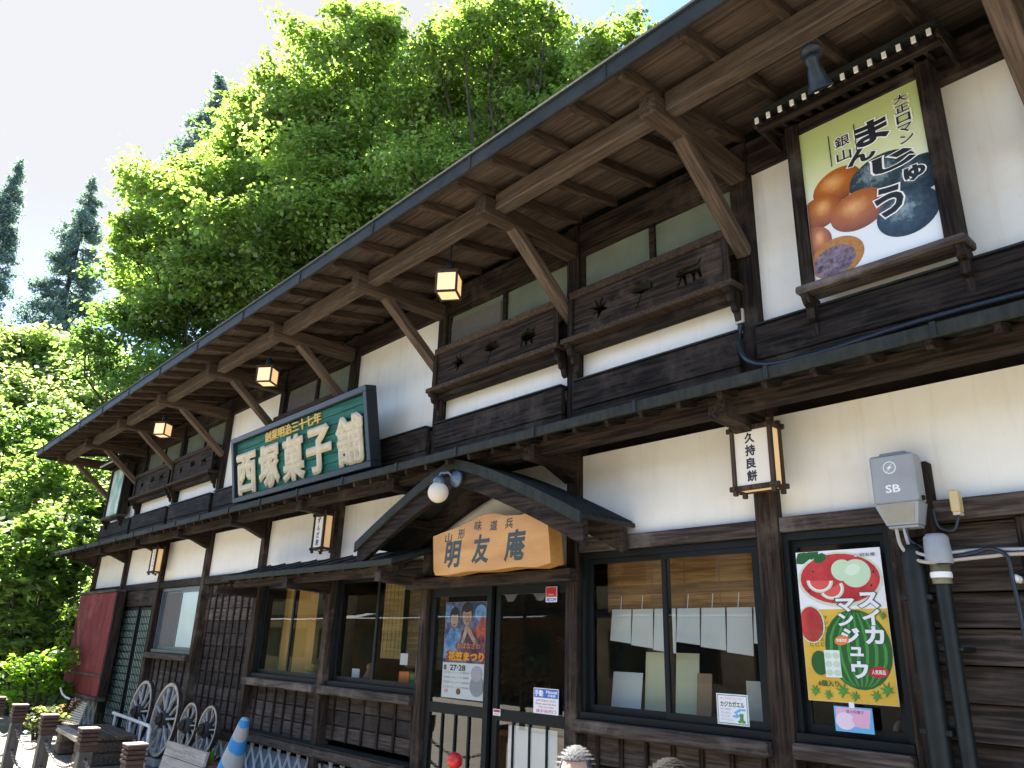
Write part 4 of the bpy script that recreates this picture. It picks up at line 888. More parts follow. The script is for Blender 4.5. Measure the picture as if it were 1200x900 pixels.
for k in range(7):
    x = -4.03 + k*.205; h = .24 + .03*((k*7) % 3)
    t = thing('hanging_sheet', (x+.09, 4.74, 1.94-h), ['first blank sheet hanging below the blind, at the left jamb of the wide window', 'second blank sheet from the left jamb under the blind', 'third blank sheet from the left jamb under the blind', 'blank sheet hanging behind the stile of the wide window', 'blank sheet hanging just right of the window stile', 'last but one blank sheet under the blind toward the right post', 'last blank sheet under the blind at the right post'][k], 'sheet', 'white sheets below the blind')
    MB().add([(x, 4.72, 1.965-h), (x+.19, 4.735, 1.945-h), (x+.19, 4.75, 1.955), (x, 4.75, 1.955)], [(0,1,2,3)]).build('sheet', LANG, t)
    MB().tube([(x+.09, 4.745, 1.955), (x+.11, 4.735, 2.05)], .003, 5).build('string', WHITE, t)
def lean(x0, x1, h, y, mat, label, tilt=.05, group='cards leaning in the wide window'):
    t = thing('leaning_card', ((x0+x1)/2, y, 1.25), label, 'card', group)
    MB().add([(x0, y, 1.25), (x1, y, 1.25), (x1-.01, y+tilt, 1.25+h), (x0-.012, y+tilt, 1.25+h), (x0, y+.006, 1.25), (x1, y+.006, 1.25), (x1-.01, y+tilt+.006, 1.25+h), (x0-.012, y+tilt+.006, 1.25+h)], [(0,1,2,3), (7,6,5,4), (0,4,5,1), (1,5,6,2), (2,6,7,3), (3,7,4,0)]).build('card', mat, t)
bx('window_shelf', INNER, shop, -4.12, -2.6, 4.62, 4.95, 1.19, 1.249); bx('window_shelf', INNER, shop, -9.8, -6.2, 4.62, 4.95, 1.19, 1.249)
YEL = plain('pale yellow card', (.60, .57, .36), .7); CRM = plain('cream card', (.62, .56, .44), .7)
X_ = lambda px, y=4.76: at(px, 812, y).x
lean(X_(718), X_(752), .25, 4.74, LANG, 'low white card leaning at the left of the wide window'); lean(X_(753), X_(784), .40, 4.78, YEL, 'tall pale yellow card leaning left of the window stile'); lean(X_(788), X_(815), .40, 4.79, YEL, 'tall pale yellow card leaning right of the window stile')
lean(X_(816), X_(833), .27, 4.75, plain('tan board', (.34, .20, .10), .7), 'narrow tan board leaning beside the frog notice'); lean(X_(876), X_(908), .24, 4.75, CRM, 'cream card leaning in the right corner behind the frog notice', .02)
t = paper('frog_notice', -2.970, -2.745, 1.235, 1.415, 4.512, PW, 'white notice with green lettering and a small frog on the wide window', 'notice'); poly, txt = lay(t, 4.512)
fx = -2.8575
for q in ((-.106, .106, 1.404, 1.409), (-.106, .106, 1.241, 1.246), (-.106, -.101, 1.246, 1.404), (.101, .106, 1.246, 1.404)): poly([(fx+q[0], q[2]), (fx+q[1], q[2]), (fx+q[1], q[3]), (fx+q[0], q[3])], PG, 'green_border')
txt([('カジカガエル', fx, 1.355, .172, .034)], PGD, .03); txt([('癒しの声がひびく宿', fx-.01, 1.388, .15, .014)], PP, .01); txt([('かわいい鳴き声', fx-.05, 1.325, .075, .012), ('きれいな川に', fx-.05, 1.305, .07, .012), ('すんでいます', fx-.05, 1.285, .07, .012), ('ギフトにも', fx-.045, 1.265, .08, .012)], PGR, 0, 'small_print')
poly([(fx+.0, 1.283), (fx+.03, 1.277), (fx+.05, 1.29), (fx+.03, 1.305), (fx+.06, 1.32), (fx+.095, 1.322), (fx+.09, 1.332), (fx+.05, 1.332), (fx+.01, 1.31), (fx+.025, 1.294), (fx-.0, 1.292)][::-1], PSK)
for q in ((.062, 1.270, .014, .018), (.062, 1.292, .015, .011), (.047, 1.258, .011, .008), (.077, 1.258, .011, .008), (.053, 1.301, .005, .005), (.071, 1.301, .005, .005)): poly(ring(fx+q[0], q[1], q[2], q[3], 14), PG, 'printed_frog')
# left windows: blinds and goods on show
blind(-7.32, -6.95, 1.5, 2.33, 4.80, 'straw coloured bamboo blind on the left side of the second window', wood('straw blind strip', (.36, .24, .08), (.55, .40, .16), 'x', None)); blind(-6.93, -6.26, 1.42, 2.33, 4.86, 'dark straw bamboo blind behind the menu photographs', wood('dull straw strip', (.14, .10, .05), (.28, .20, .10), 'x', None))
MENU = noisy('printed dish photograph', (.03, .02, .03), (.42, .30, .26), (1,1,1), 14, .4, 0, detail=3)
t = paper('menu_photo', -6.47, -6.27, 1.66, 1.97, 4.66, MENU, 'upper menu photograph in the second window with a blue heading', 'menu'); poly, txt = lay(t, 4.66); poly([(-6.465, 1.86), (-6.275, 1.86), (-6.275, 1.965), (-6.465, 1.965)], PB); poly(ring(-6.38, 1.80, .05, .06, 16), PN)
t = paper('menu_photo', -6.47, -6.27, 1.26, 1.62, 4.66, MENU, 'lower menu photograph with brown noodles in the second window', 'menu'); poly, txt = lay(t, 4.66); poly(ring(-6.36, 1.50, .07, .08, 16), PBR); poly(ring(-6.37, 1.34, .07, .05, 14), PGR)
paper('price_card', -7.70, -7.55, 1.25, 1.38, 4.70, PW, 'white price card standing at the left of the second window', 'card'); paper('price_card', -6.80, -6.67, 1.45, 1.56, 4.70, PW, 'white price card above the orange box in the second window', 'card')
t = thing('sweet_box', (-6.68, 4.70, 1.25), 'orange and green sweet box on the shelf of the second window', 'box'); bx('carton', PO, t, -6.78, -6.60, 4.68, 4.78, 1.251, 1.39); bx('lid', PG, t, -6.61+.012, -6.52, 4.69, 4.78, 1.251, 1.38)
t = thing('figurine', (-7.42, 4.75, 1.25), 'small dark figurine standing beside the white price card', 'figurine'); MB().lathe([(0, 1.251), (.06, 1.255), (.07, 1.30), (.045, 1.36), (.03, 1.375), (.042, 1.40), (.04, 1.43), (0, 1.45)], 14, 0, Matrix.Translation((-7.42, 4.75, 0))).build('body', PBR, t)
t = thing('flower_bowl', (-8.72, 4.75, 1.25), 'yellow flower ball in a bowl at the right of the first window', 'flower'); MB().lathe([(0, 1.251), (.05, 1.255), (.075, 1.30), (.07, 1.30), (0, 1.28)], 14, 0, Matrix.Translation((-8.72, 4.75, 0))).build('bowl', PGR, t)
MB().lathe([(.07*math.sin(PI*k/8), 1.345-.05*math.cos(PI*k/8)) for k in range(9)], 12, 0, Matrix.Translation((-8.72, 4.75, 0))).build('flower', noisy('yellow petals', (.35, .22, .02), (.65, .5, .08), (1,1,1), 40, .8, .5), t)
t = thing('amber_curtain', (-9.4, 4.9, 2.3), 'amber cloth curtain hanging at the left of the first window', 'curtain'); MB().add([(-9.78+.05*k, 4.86+.014*math.sin(k*1.9), z) for k in range(18) for z in (1.26, 2.32)], [(2*k, 2*k+2, 2*k+3, 2*k+1) for k in range(17)]).build('cloth', plain('amber cloth', (.55, .30, .07), .8), t)
AMB = glow('lit lamp shade', (1, .60, .22), .25, (.8, .6, .3))
t = thing('display_case', (-5.6, 5.5, .25), 'low orange timber display shelf seen through the left door leaf', 'shelf')
ORW = wood('orange timber', (.28, .11, .03), (.45, .20, .06), 'x', None)
for z in (.5, .85): bx('shelf_board', ORW, t, -6.0, -4.4, 5.3, 5.8, z, z+.05)
for x in (-5.98, -5.2, -4.45): bx('upright', ORW, t, x, x+.05, 5.31, 5.79, .251, .90)
paper('blank_sheet', -5.03, -4.47, .72, 1.05, 4.60, PW, 'blank white sheet behind the lower glass of the right door leaf', 'sheet')

# ------------------------------------------------------------------ cart wheels against the wall
WHEELW = noisy('bleached wheel timber', (.30, .26, .20), (.50, .45, .37), (1,1,1), 9, .8, .2, (.22, .18, .14)); HUBW = noisy('dark wheel hub', (.016, .014, .014), (.05, .042, .038), (1,1,1), 10, .7, .3); SPOKE = noisy('grey spoke timber', (.24, .25, .26), (.42, .42, .41), (1,1,1), 9, .8, .2); IRON = noisy('dark iron tyre', (.02, .018, .017), (.07, .05, .04), (1,1,1), 12, .7, .3)
def wheel(x, z, y, R, n, label, tilt=.10, th=.06, hub=.09, hub_long=.10):
    t = thing('cart_wheel', (x, y, z-R), label, 'wheel', 'cart wheels leaning on the wall')
    M = Matrix.Translation((x, y, z)) @ Matrix.Rotation(PI/2 - tilt, 4, 'X')      # axis towards the street
    rim_w = R*.115
    MB().lathe([(R-.012, -th/2), (R-.012, th/2), (R-rim_w, th/2), (R-rim_w, -th/2), (R-.012, -th/2)], 48, 0, M, False).build('rim', WHEELW, t)
    MB().lathe([(R, -th/2+.004), (R, th/2-.004), (R-.0115, th/2-.004), (R-.0115, -th/2+.004), (R, -th/2+.004)], 48, 0, M, False).build('tyre', IRON, t)
    for k in range(n):
        a = 2*PI*k/n + .1; ca, sa = math.cos(a), math.sin(a); off = -.012 if k % 2 else .012
        p = M @ Vector((ca*hub*.9, sa*hub*.9, off*1.6)); q = M @ Vector((ca*(R-rim_w-.001), sa*(R-rim_w-.001), off*.4))
        MB().bar(p, q, R*.055, R*.075, up=(M.to_3x3() @ Vector((0, 0, 1))), ch=.006).build('spoke', SPOKE, t)
    MB().lathe([(0, hub_long), (hub*.5, hub_long), (hub*.62, hub_long*.9), (hub*.75, hub_long*.5), (hub, .05), (hub*1.05, 0), (hub, -.05), (hub*.7, -.08), (0, -.08)], 24, 0, M).build('hub', HUBW, t)
    MB().lathe([(hub*.66, hub_long*.86), (hub*.70, hub_long*.84), (hub*.76, hub_long*.62), (hub*.72, hub_long*.64)], 24, 0, M).build('hub_band', IRON, t)
    MB().lathe([(0, hub_long+.02), (hub*.28, hub_long+.018), (hub*.3, hub_long+.002), (0, hub_long+.001)], 12, 0, M).build('axle_end', IRON, t)
WY_ = 4.17
def wc(px, py, y): p = at(px, py, y); return p.x, p.z
for (px, py, R, n, lb, hb) in ((164.5, 834, .435, 14, 'tall pale cart wheel nearest the lattice door', .10), (193.5, 843, .475, 14, 'tallest pale cart wheel standing behind the weathered plank board', .11), (221.5, 850.5, .285, 12, 'small cart wheel with dark hub right of the two tall wheels', .095), (244, 855.5, .285, 12, 'small cart wheel nearest the blue striped cone', .095)):
    x, z = wc(px, py, WY_); wheel(x, z, WY_, R, n, lb, hub=hb, hub_long=.13 if R < .3 else .12)
CONC = noisy('grey concrete', (.28, .27, .25), (.40, .39, .36), (1,1,1), 10, .85, .2)
def block(x, w_, z1, label, mat, name='support_block', cat='block'):
    t = thing(name, (x, 4.2, 0), label, cat); MB().box(x-w_, x+w_, 4.05, 4.38, .0, z1, ch=.012).build('block', mat, t)
x, z = wc(164.5, 834, WY_); block(x, .12, max(z-.437, .03), 'grey concrete block under the tall wheel nearest the lattice door', CONC)
x, z = wc(193.5, 843, WY_); block(x, .16, max(z-.477, .03), 'grey concrete block under the tallest cart wheel', CONC)
x, z = wc(232, 853, WY_); t = thing('timber_beam', (x, 4.2, 0), 'low dark timber beam carrying the two small cart wheels', 'beam'); MB().box(x-.75, x+.75, 4.06, 4.36, 0, z-.30, ch=.015).build('timber', WX, t)

# ------------------------------------------------------------------ bollards with chains
CAPW = noisy('reddish brown cap timber', (.028, .016, .014), (.055, .032, .027), (1,1,1), 9, .75, .2, (.075, .05, .043)); CAPT = noisy('sunlit cap top', (.20, .15, .13), (.30, .24, .21), (1,1,1), 9, .6, .15); POSTW = noisy('dark grey post timber', (.035, .033, .032), (.075, .07, .066), (4,4,.4), 9, .6, .25)
BY = 2.46; HB = .775
bp = [at(px, py, BY).x for px, py in ((-1, 816), (24, 827), (58.5, 839), (105, 853), (159, 872))]
blab = ['bollard at the left picture edge, farthest of the chained row', 'second farthest bollard of the chained row, by the bright shrub', 'bollard in the middle of the row, in front of the leaning trellis', 'bollard in front of the low timber bench', 'nearest bollard of the row, below the tall cart wheels']
b0 = thing('bollard', (0, 0, 0), blab[0], 'bollard', 'bollards along the street edge')
MB().box(-.062, .062, -.062, .062, 0, HB-.20, ch=.008).build('post', POSTW, b0)
MB().box(-.072, .072, -.072, .072, HB-.20, HB-.155, ch=.004).build('collar', CAPW, b0)
for k in range(4):
    z = HB-.155+k*.037; e = .082
    MB().add([(-e+.014,-e+.014,z), (e-.014,-e+.014,z), (e-.014,e-.014,z), (-e+.014,e-.014,z), (-e,-e,z+.024), (e,-e,z+.024), (e,e,z+.024), (-e,e,z+.024), (-e,-e,z+.035), (e,-e,z+.035), (e,e,z+.035), (-e,e,z+.035)],
             [(3,2,1,0), (0,1,5,4), (1,2,6,5), (2,3,7,6), (3,0,4,7), (4,5,9,8), (5,6,10,9), (6,7,11,10), (7,4,8,11), (8,9,10,11)]).build('cap_layer', CAPW, b0)
MB().box(-.084, .084, -.084, .084, HB-.007, HB+.006, ch=.003).build('cap_top', CAPT, b0)  # sunlight on the cap top is put into its paler colour
for z in (HB-.27, HB-.52): MB().tube([(.063, 0, z), (.085, 0, z)], .012, 8).build('chain_eye', IRON, b0); 
b0.location = (bp[0], BY, 0)
for x, lb in zip(bp[1:], blab[1:]): dup(b0, (x, BY, 0), lb)
CHN = noisy('grey chain steel', (.10, .09, .08), (.22, .20, .18), (1,1,1), 20, .5, .1, spec=.6)
def chain(a, b, z, sag, label):
    mb = MB(); n = int((b-a)/.042); P = []
    for k in range(n+1): u = k/n; P.append(Vector((a+(b-a)*u, BY, z - sag*4*u*(1-u))))
    for k in range(n):
        p = (P[k]+P[k+1])/2; d = (P[k+1]-P[k]).normalized(); s_ = d.cross(Vector((0, 1, 0))) if k % 2 else Vector((0, 1, 0)); ctr = [p + d*math.cos(t)*.028 + s_*math.sin(t)*.016 for t in [2*PI*i/8 for i in range(9)]]
        mb.tube(ctr, .0065, 5, caps=False)
    tag(mb.build('chain', CHN), label, 'chain', 'chains between the bollards')
nm_ = ['the two farthest bollards', 'the second and middle bollards', 'the middle bollard and the one before the bench', 'the bench bollard and the nearest bollard']
for k in range(4):
    chain(bp[k]+.07, bp[k+1]-.065, HB-.27, .15, 'upper sagging chain between ' + nm_[k]); chain(bp[k]+.07, bp[k+1]-.065, HB-.52, .13, 'lower sagging chain between ' + nm_[k])

# ------------------------------------------------------------------ bench, rail, trellis, plank board, cone
GREYW = wood('silver grey bench timber', (.22, .19, .16), (.40, .36, .31), 'x', None); DKW = wood('dark log timber', (.05, .038, .03), (.13, .10, .075), 'x', None)
A = atz(66, 850, .36); B_ = atz(93, 865, .36); Cc = atz(136, 863, .36); 
dl = (B_-A); Lb = dl.length; dl.normalize(); dn = Vector((-dl.y, dl.x, 0)); wb = .72
MBn = Matrix((dl, dn, Vector((0,0,1)))).transposed().to_4x4(); MBn.translation = Vector((A.x, A.y, 0))
t = thing('timber_bench', (A + dl*Lb/2 + dn*wb/2)*1.0, 'low grey timber bench on stacked dark logs behind the bollards', 'bench'); t.location.z = 0
for k in range(5): MB().box(0, Lb, k*wb/5+.002, (k+1)*wb/5-.004, .315, .36+.003*(k % 2), ch=.006, M=MBn).build('seat_plank', GREYW if k == 0 else DKW, t)  # lit front edge and shaded seat are put into the plank colours
MB().box(0, Lb, -.02, .0, .30, .362, ch=.004, M=MBn).build('front_rail', GREYW, t)
for x in (.06, Lb-.36):
    for k, z in enumerate((0, .155)): MB().box(x+.02*k, x+.30, .02, wb-.03, z, z+.15, ch=.02, M=MBn).build('log', DKW, t)
WM = noisy('white painted pipe', (.62, .61, .58), (.74, .73, .70), (1,1,1), 9, .45, .05)
t = thing('pipe_rail', (A + dl*Lb*.6 + dn*(wb+.1))*1.0, 'white pipe handrail standing behind the low timber bench', 'handrail'); t.location.z = 0
R_ = lambda u, v, z: MBn @ Vector((u, v, z))
MB().tube([R_(-.15, wb+.06, .50), R_(Lb*.45, wb+.06, .50), R_(Lb*1.12, wb+.06, .50), R_(Lb*1.16, wb+.06, .47), R_(Lb*1.16, wb+.06, 0)], .024, 8).build('rail', WM, t)
for u in (Lb*.9, Lb*.55, 0): MB().tube([R_(u, wb+.06, .0), R_(u, wb+.06, .49)], .017, 8).build('upright', WM, t)
MB().tube([R_(Lb*.9, wb+.06, .16), R_(Lb*1.15, wb+.06, .16)], .014, 8).build('cross_rail', WM, t)
MB().tube([at(71, 806, 4.0), at(73, 813, 4.02), at(77, 817, 4.05), at(82, 819, 4.1)], .018, 8).build('bent_end', WM, t)
# trellis panel leaning on the wall end
t = thing('trellis_panel', (-15.4, 4.1, 0), 'pale lattice trellis panel leaning under the red shutter box', 'trellis')
TL, TR, BR, BL = at(86, 818, 4.2), at(103, 824, 4.2), at(92, 852, 3.9), at(73, 848, 3.9)
TRW = noisy('beige trellis slat', (.50, .44, .34), (.62, .56, .46), (1,1,1), 9, .8, .1)
for k in range(9):
    u = (k+.5)/9; MB().bar(BL.lerp(BR, u), TL.lerp(TR, u), .022, .010, up=(0,1,0)).build('slat', TRW, t)
for k in range(11):
    u = (k+.5)/11; o_ = Vector((0, -.011, 0)); MB().bar(BL.lerp(TL, u)+o_, BR.lerp(TR, u)+o_, .022, .010, up=(0,1,0)).build('slat', TRW, t)
# weathered plank board standing before the wheels
t = thing('plank_board', (-9.6, 3.6, 0), 'bleached plank notice board with worn writing in front of the cart wheels', 'notice board')
a0, a1 = at(197, 868, 3.62), at(243, 880, 3.62); a1.z = a0.z
PLK = wood('bleached plank', (.24, .225, .215), (.40, .38, .36), 'x', None)
for k in range(3):
    z1_ = a0.z - k*.145; y_ = -.03*k
    MB().add([(a0.x, 3.62+y_, z1_), (a1.x, 3.62+y_, z1_), (a1.x+.01, 3.59+y_, z1_-.138), (a0.x+.01, 3.59+y_, z1_-.138), (a0.x, 3.65+y_, z1_), (a1.x, 3.65+y_, z1_), (a1.x+.01, 3.62+y_, z1_-.138), (a0.x+.01, 3.62+y_, z1_-.138)], [(0,3,2,1), (4,5,6,7), (0,1,5,4), (1,2,6,5), (2,3,7,6), (3,0,4,7)]).build('plank', PLK, t)
mb = MB(); wx = a0.x
for k in range(12): 
    x = wx + .12 + .075*k; 
    if k % 4 != 3: mb.box(x, x+.045, 3.5985, 3.6025, a0.z-.085, a0.z-.08); mb.box(x+.02, x+.026, 3.5985, 3.6025, a0.z-.10, a0.z-.06)
mb.build('worn_writing', plain('worn brown writing', (.36, .32, .29), .8), t)
for x in (a0.x+.1, a1.x-.1): MB().bar((x, 3.64, .0), (x, 3.67, a0.z-.02), .05, .04, up=(0,1,0)).build('leg', DKW, t)
# blue and white striped cone
def cone_mat():
    mt, tt, b = new_mat('blue and white wound stripes'); L = tt.links.new; tc = nd(tt, 'ShaderNodeTexCoord'); mp = nd(tt, 'ShaderNodeMapping'); mp.inputs['Rotation'].default_value = (0, math.radians(52), 0); L(tc.outputs['Object'], mp.inputs[0])
    wv = nd(tt, 'ShaderNodeTexWave', wave_type='BANDS', bands_direction='X'); wv.inputs['Scale'].default_value = 1.55; wv.inputs['Distortion'].default_value = 2.6; wv.inputs['Detail'].default_value = 3; L(mp.outputs[0], wv.inputs['Vector'])
    r = nd(tt, 'ShaderNodeValToRGB'); r.color_ramp.elements[0].position = .47; r.color_ramp.elements[1].position = .53; r.color_ramp.elements[0].color = (.03, .22, .48, 1); r.color_ramp.elements[1].color = (.36, .345, .315, 1)
    L(wv.outputs['Fac'], r.inputs['Fac']); L(r.outputs['Color'], b.inputs['Base Color']); b.inputs['Roughness'].default_value = .5; return mt
ct = at(287, 844, 3.85); cb = at(262, 925, 3.7); t = thing('striped_cone', (cb.x+.1, 3.75, 0), 'tall blue and white striped cone leaning before the white lattice', 'cone')
ax0 = Vector((ct.x-.10, 3.74, 0)); Q = (ct-ax0).to_track_quat('Z', 'Y').to_matrix().to_4x4(); Q.translation = ax0; Lc = (ct-ax0).length
MB().lathe([(0, .005), (.225, .005), (.22, .03), (.19, .06), (.055, Lc-.02), (.045, Lc), (.0, Lc+.012)], 24, 0, Q).build('cone_body', cone_mat(), t); MB().lathe([(.0, Lc+.03), (.035, Lc+.025), (.05, Lc-.002)], 16, 0, Q).build('tip', plain('pale teal tip', (.20, .42, .46), .5), t)
# red knob on a post before the doors
p = at(533, 889, 3.7); t = thing('red_topped_post', (p.x, 3.7, 0), 'post with a round red top standing in front of the shop doors', 'post')
MB().tube([(p.x, 3.7, 0), (p.x, 3.7, p.z-.05)], .03, 12).build('post', IRON, t); MB().lathe([(.055*math.sin(PI*k/10), p.z-.012-.055*math.cos(PI*k/10)) for k in range(11)], 16, 0, Matrix.Translation((p.x, 3.7, 0))).build('red_top', plain('red plastic', (.55, .02, .02), .35), t)

# ------------------------------------------------------------------ two people on the bench by the window
SKIN = noisy('skin', (.44, .26, .18), (.54, .34, .25), (1,1,1), 20, .5, .03)
def skin_body(name, verts, edges, radii, root, mat, parent, sub=2):
    me = bpy.data.meshes.new(name); me.from_pydata(verts, edges, []); o = link(name, me, parent); o.location = (0,0,0)
    md = o.modifiers.new('skin', 'SKIN'); md.use_smooth_shade = True
    for i, r in enumerate(radii): me.skin_vertices[0].data[i].radius = r if isinstance(r, tuple) else (r, r)
    me.skin_vertices[0].data[root].use_root = True
    sb = o.modifiers.new('sub', 'SUBSURF'); sb.levels = sub; sb.render_levels = sub
    dg = bpy.context.evaluated_depsgraph_get(); dg.update(); m2 = bpy.data.meshes.new_from_object(o.evaluated_get(dg)); o.modifiers.clear(); o.data = m2; m2.materials.clear(); m2.materials.append(mat)
    for p in m2.polygons: p.use_smooth = True
    return o
def person(x, y, top, rz, hairmat, shirt, trous, label, long_hair=False):
    z = top - 1.30
    t = thing('person', (x, y, z), label, 'person', 'people sitting in front of the shop')
    V_ = [(0,0,.47), (0,.01,.62), (0,.02,.80), (0,.02,.98), (0,.015,1.04),               # pelvis..neck base, facing -y
          (.17,.02,.95), (.23,-.02,.72), (.16,-.24,.60), (-.17,.02,.95), (-.23,-.02,.72), (-.16,-.24,.60),
          (.09,-.05,.47), (.12,-.42,.47), (.12,-.42,.10), (-.09,-.05,.47), (-.12,-.42,.47), (-.12,-.42,.10)]
    top_e = [(0,1),(1,2),(2,3),(3,4),(3,5),(5,6),(6,7),(3,8),(8,9),(9,10)]
    o1 = skin_body('shirt', V_[:11], top_e, [(.155,.115),(.15,.11),(.165,.115),(.12,.09),(.062,.06),.07,.055,.042,.07,.055,.042], 0, shirt, t)
    o2 = skin_body('trousers', [V_[0]]+V_[11:], [(0,1),(1,2),(2,3),(0,4),(4,5),(5,6)], [(.15,.12),(.10,.095),.072,.05,(.10,.095),.072,.05], 0, trous, t)
    V2 = [(0,.012,1.00), (0,.0,1.08)]
    nk = skin_body('neck', V2, [(0,1)], [.052,.05], 0, SKIN, t, 2)
    h = MB(); vs = []; n = 24; m_ = 18                                     # head shaped from a sphere
    for j in range(m_+1):
        ph = PI*j/m_
        for k in range(n):
            th = 2*PI*k/n; X_, Y_, Z_ = math.sin(ph)*math.cos(th), math.sin(ph)*math.sin(th), math.cos(ph)
            fx = .075*(1-.20*max(0, -Z_)); fy = .095; q = Vector((X_*fx, Y_*fy, Z_*.115))
            if Y_ < 0:
                q.y -= .020*math.exp(-((X_/.16)**2 + ((Z_+.12)/.16)**2))      # nose
                q.y += .010*(math.exp(-(((X_-.38)/.16)**2 + ((Z_-.08)/.13)**2)) + math.exp(-(((X_+.38)/.16)**2 + ((Z_-.08)/.13)**2)))
                q.y -= .006*math.exp(-((X_/.28)**2 + ((Z_+.46)/.08)**2)); q.y -= .010*math.exp(-((X_/.3)**2 + ((Z_+.85)/.2)**2))
            if Z_ < -.3 and Y_ > 0: q.y *= .8
            vs.append(q + Vector((0, -.012, 1.185)))
    fs = [(j*n+k, j*n+(k+1) % n, (j+1)*n+(k+1) % n, (j+1)*n+k) for j in range(m_) for k in range(n)]
    hd = MB().add(vs, fs, 0, True).build('head', SKIN, t); hd.location = (0,0,0)
    for s_ in (-1, 1):
        T = Matrix.Translation((s_*.028, -.098, 1.194)); e = MB().lathe([(.011*math.sin(PI*k/6), -.011*math.cos(PI*k/6)) for k in range(7)], 10, 0, T).build('eye', plain('eye', (.03,.02,.02), .2), t); e.location = (0,0,0)
        T = Matrix.Translation((s_*.076, .005, 1.18)) @ Matrix.Rotation(s_*.3, 4, 'Z') @ Matrix.Scale(.35, 4, (1,0,0)); e = MB().lathe([(.032*math.sin(PI*k/8), -.036*math.cos(PI*k/8)) for k in range(9)], 12, 0, T).build('ear', SKIN, t); e.location = (0,0,0)
    m0 = MB().add([(-.022, -.1065, 1.128), (.022, -.1065, 1.128), (.018, -.109, 1.119), (-.018, -.109, 1.119)], [(0,1,2,3)]).build('mouth', plain('lips', (.32,.13,.11), .5), t); m0.location = (0,0,0)
    hv = []; hf = []; keep = {}
    for i, q in enumerate(vs):
        c = q - Vector((0, -.012, 1.185)); front = c.y < -.05; lim = .070 if front else (-.02 if c.y < .02 else (-.09 if not long_hair else -.12))
        if c.z > lim - .03*(1 if not front else 0): keep[i] = len(hv); hv.append(Vector((0, -.012, 1.185)) + c*1.055)
    for f in fs:
        if all(i in keep for i in f): hf.append(tuple(keep[i] for i in f))
    hr = MB().add(hv, hf, 0, True).build('hair', hairmat, t); hr.location = (0,0,0)
    md = hr.modifiers.new('thick', 'SOLIDIFY'); md.thickness = -.010
    # strands along the scalp
    stv = []; stf = []; idx = [i for i in keep]
    for k in range(7000):
        i = random.choice(idx); q = hv[keep[i]]; c = q - Vector((0, -.012, 1.185)); nrm = c.normalized(); d = (Vector((random.uniform(-.4,.4), .8, -.35)) - nrm*nrm.dot(Vector((0,.8,-.35)))).normalized(); s_ = nrm.cross(d)*.0009
        a = q + nrm*.001; e = q + d*random.uniform(.018, .045) + nrm*random.uniform(.002, .010); o = len(stv); stv += [a-s_, a+s_, e]; stf.append((o, o+1, o+2))
    st = MB().add(stv, stf).build('hair_strands', hairmat, t); st['kind'] = 'stuff'; st.location = (0,0,0)
    for s_ in (-1, 1):                                                    # hand: palm and five fingers resting on the thigh
        b0_ = Vector((s_*.16, -.24, .60)); hvts = [b0_, b0_+Vector((0,-.05,-.03)), b0_+Vector((0,-.095,-.045))]; ed = [(0,1),(1,2)]; rr = [(.028,.02),(.036,.015),(.036,.013)]
        for q in range(4):
            bx_ = -.028+.0187*q; ln = (.065,.075,.07,.055)[q]; i0 = len(hvts); hvts += [b0_+Vector((bx_, -.10, -.045)), b0_+Vector((bx_*1.1, -.10-ln*.55, -.05)), b0_+Vector((bx_*1.1, -.10-ln, -.072))]; ed += [(2,i0),(i0,i0+1),(i0+1,i0+2)]; rr += [.0095,.009,.0075]
        i0 = len(hvts); hvts += [b0_+Vector((-s_*.045,-.06,-.04)), b0_+Vector((-s_*.058,-.095,-.055))]; ed += [(1,i0),(i0,i0+1)]; rr += [.0115,.009]
        skin_body('hand', hvts, ed, rr, 0, SKIN, t, 1)
    for s_ in (-1, 1):
        sh_ = MB(); sh_.prism([(-.55,.0), (-.36,.0), (-.36,.10), (-.43,.09), (-.55,.045)], s_*.12-.042, s_*.12+.042, plane='yz'); so_ = sh_.build('shoe', BLACK, t); so_.location = (0,0,0)
    t.rotation_euler = (0, 0, rz)
    return t
HG = noisy('grey hair', (.06, .06, .063), (.13, .13, .135), (9,2,9), 12, .7, 0); HD = noisy('black hair', (.004, .0035, .0035), (.010, .009, .008), (9,2,9), 12, .7, 0, spec=.1)
pp = at(675, 878, 2.75); person(pp.x, 2.75, pp.z, math.radians(35), HG, plain('blue shirt', (.10,.16,.28), .8), plain('dark trousers', (.03,.03,.035), .8), 'person with short grey hair, only the head top showing below the post')
pp = at(786, 893, 2.75); person(pp.x, 2.75, pp.z, math.radians(-10), HD, plain('plum shirt', (.18,.08,.12), .8), plain('brown trousers', (.06,.05,.04), .8), 'person with black hair, just the crown showing at the bottom edge', True)
t = thing('street_bench', (-2.3, 2.8, 0), 'plain timber bench under the two seated people', 'bench')
for k in range(3): bx('seat_plank', GREYW, t, -3.1, -1.5, 2.62+k*.14, 2.75+k*.14, .30, .345)
for x in (-2.95, -1.7): bx('leg', DKW, t, x, x+.07, 2.66, 3.0, 0, .299)

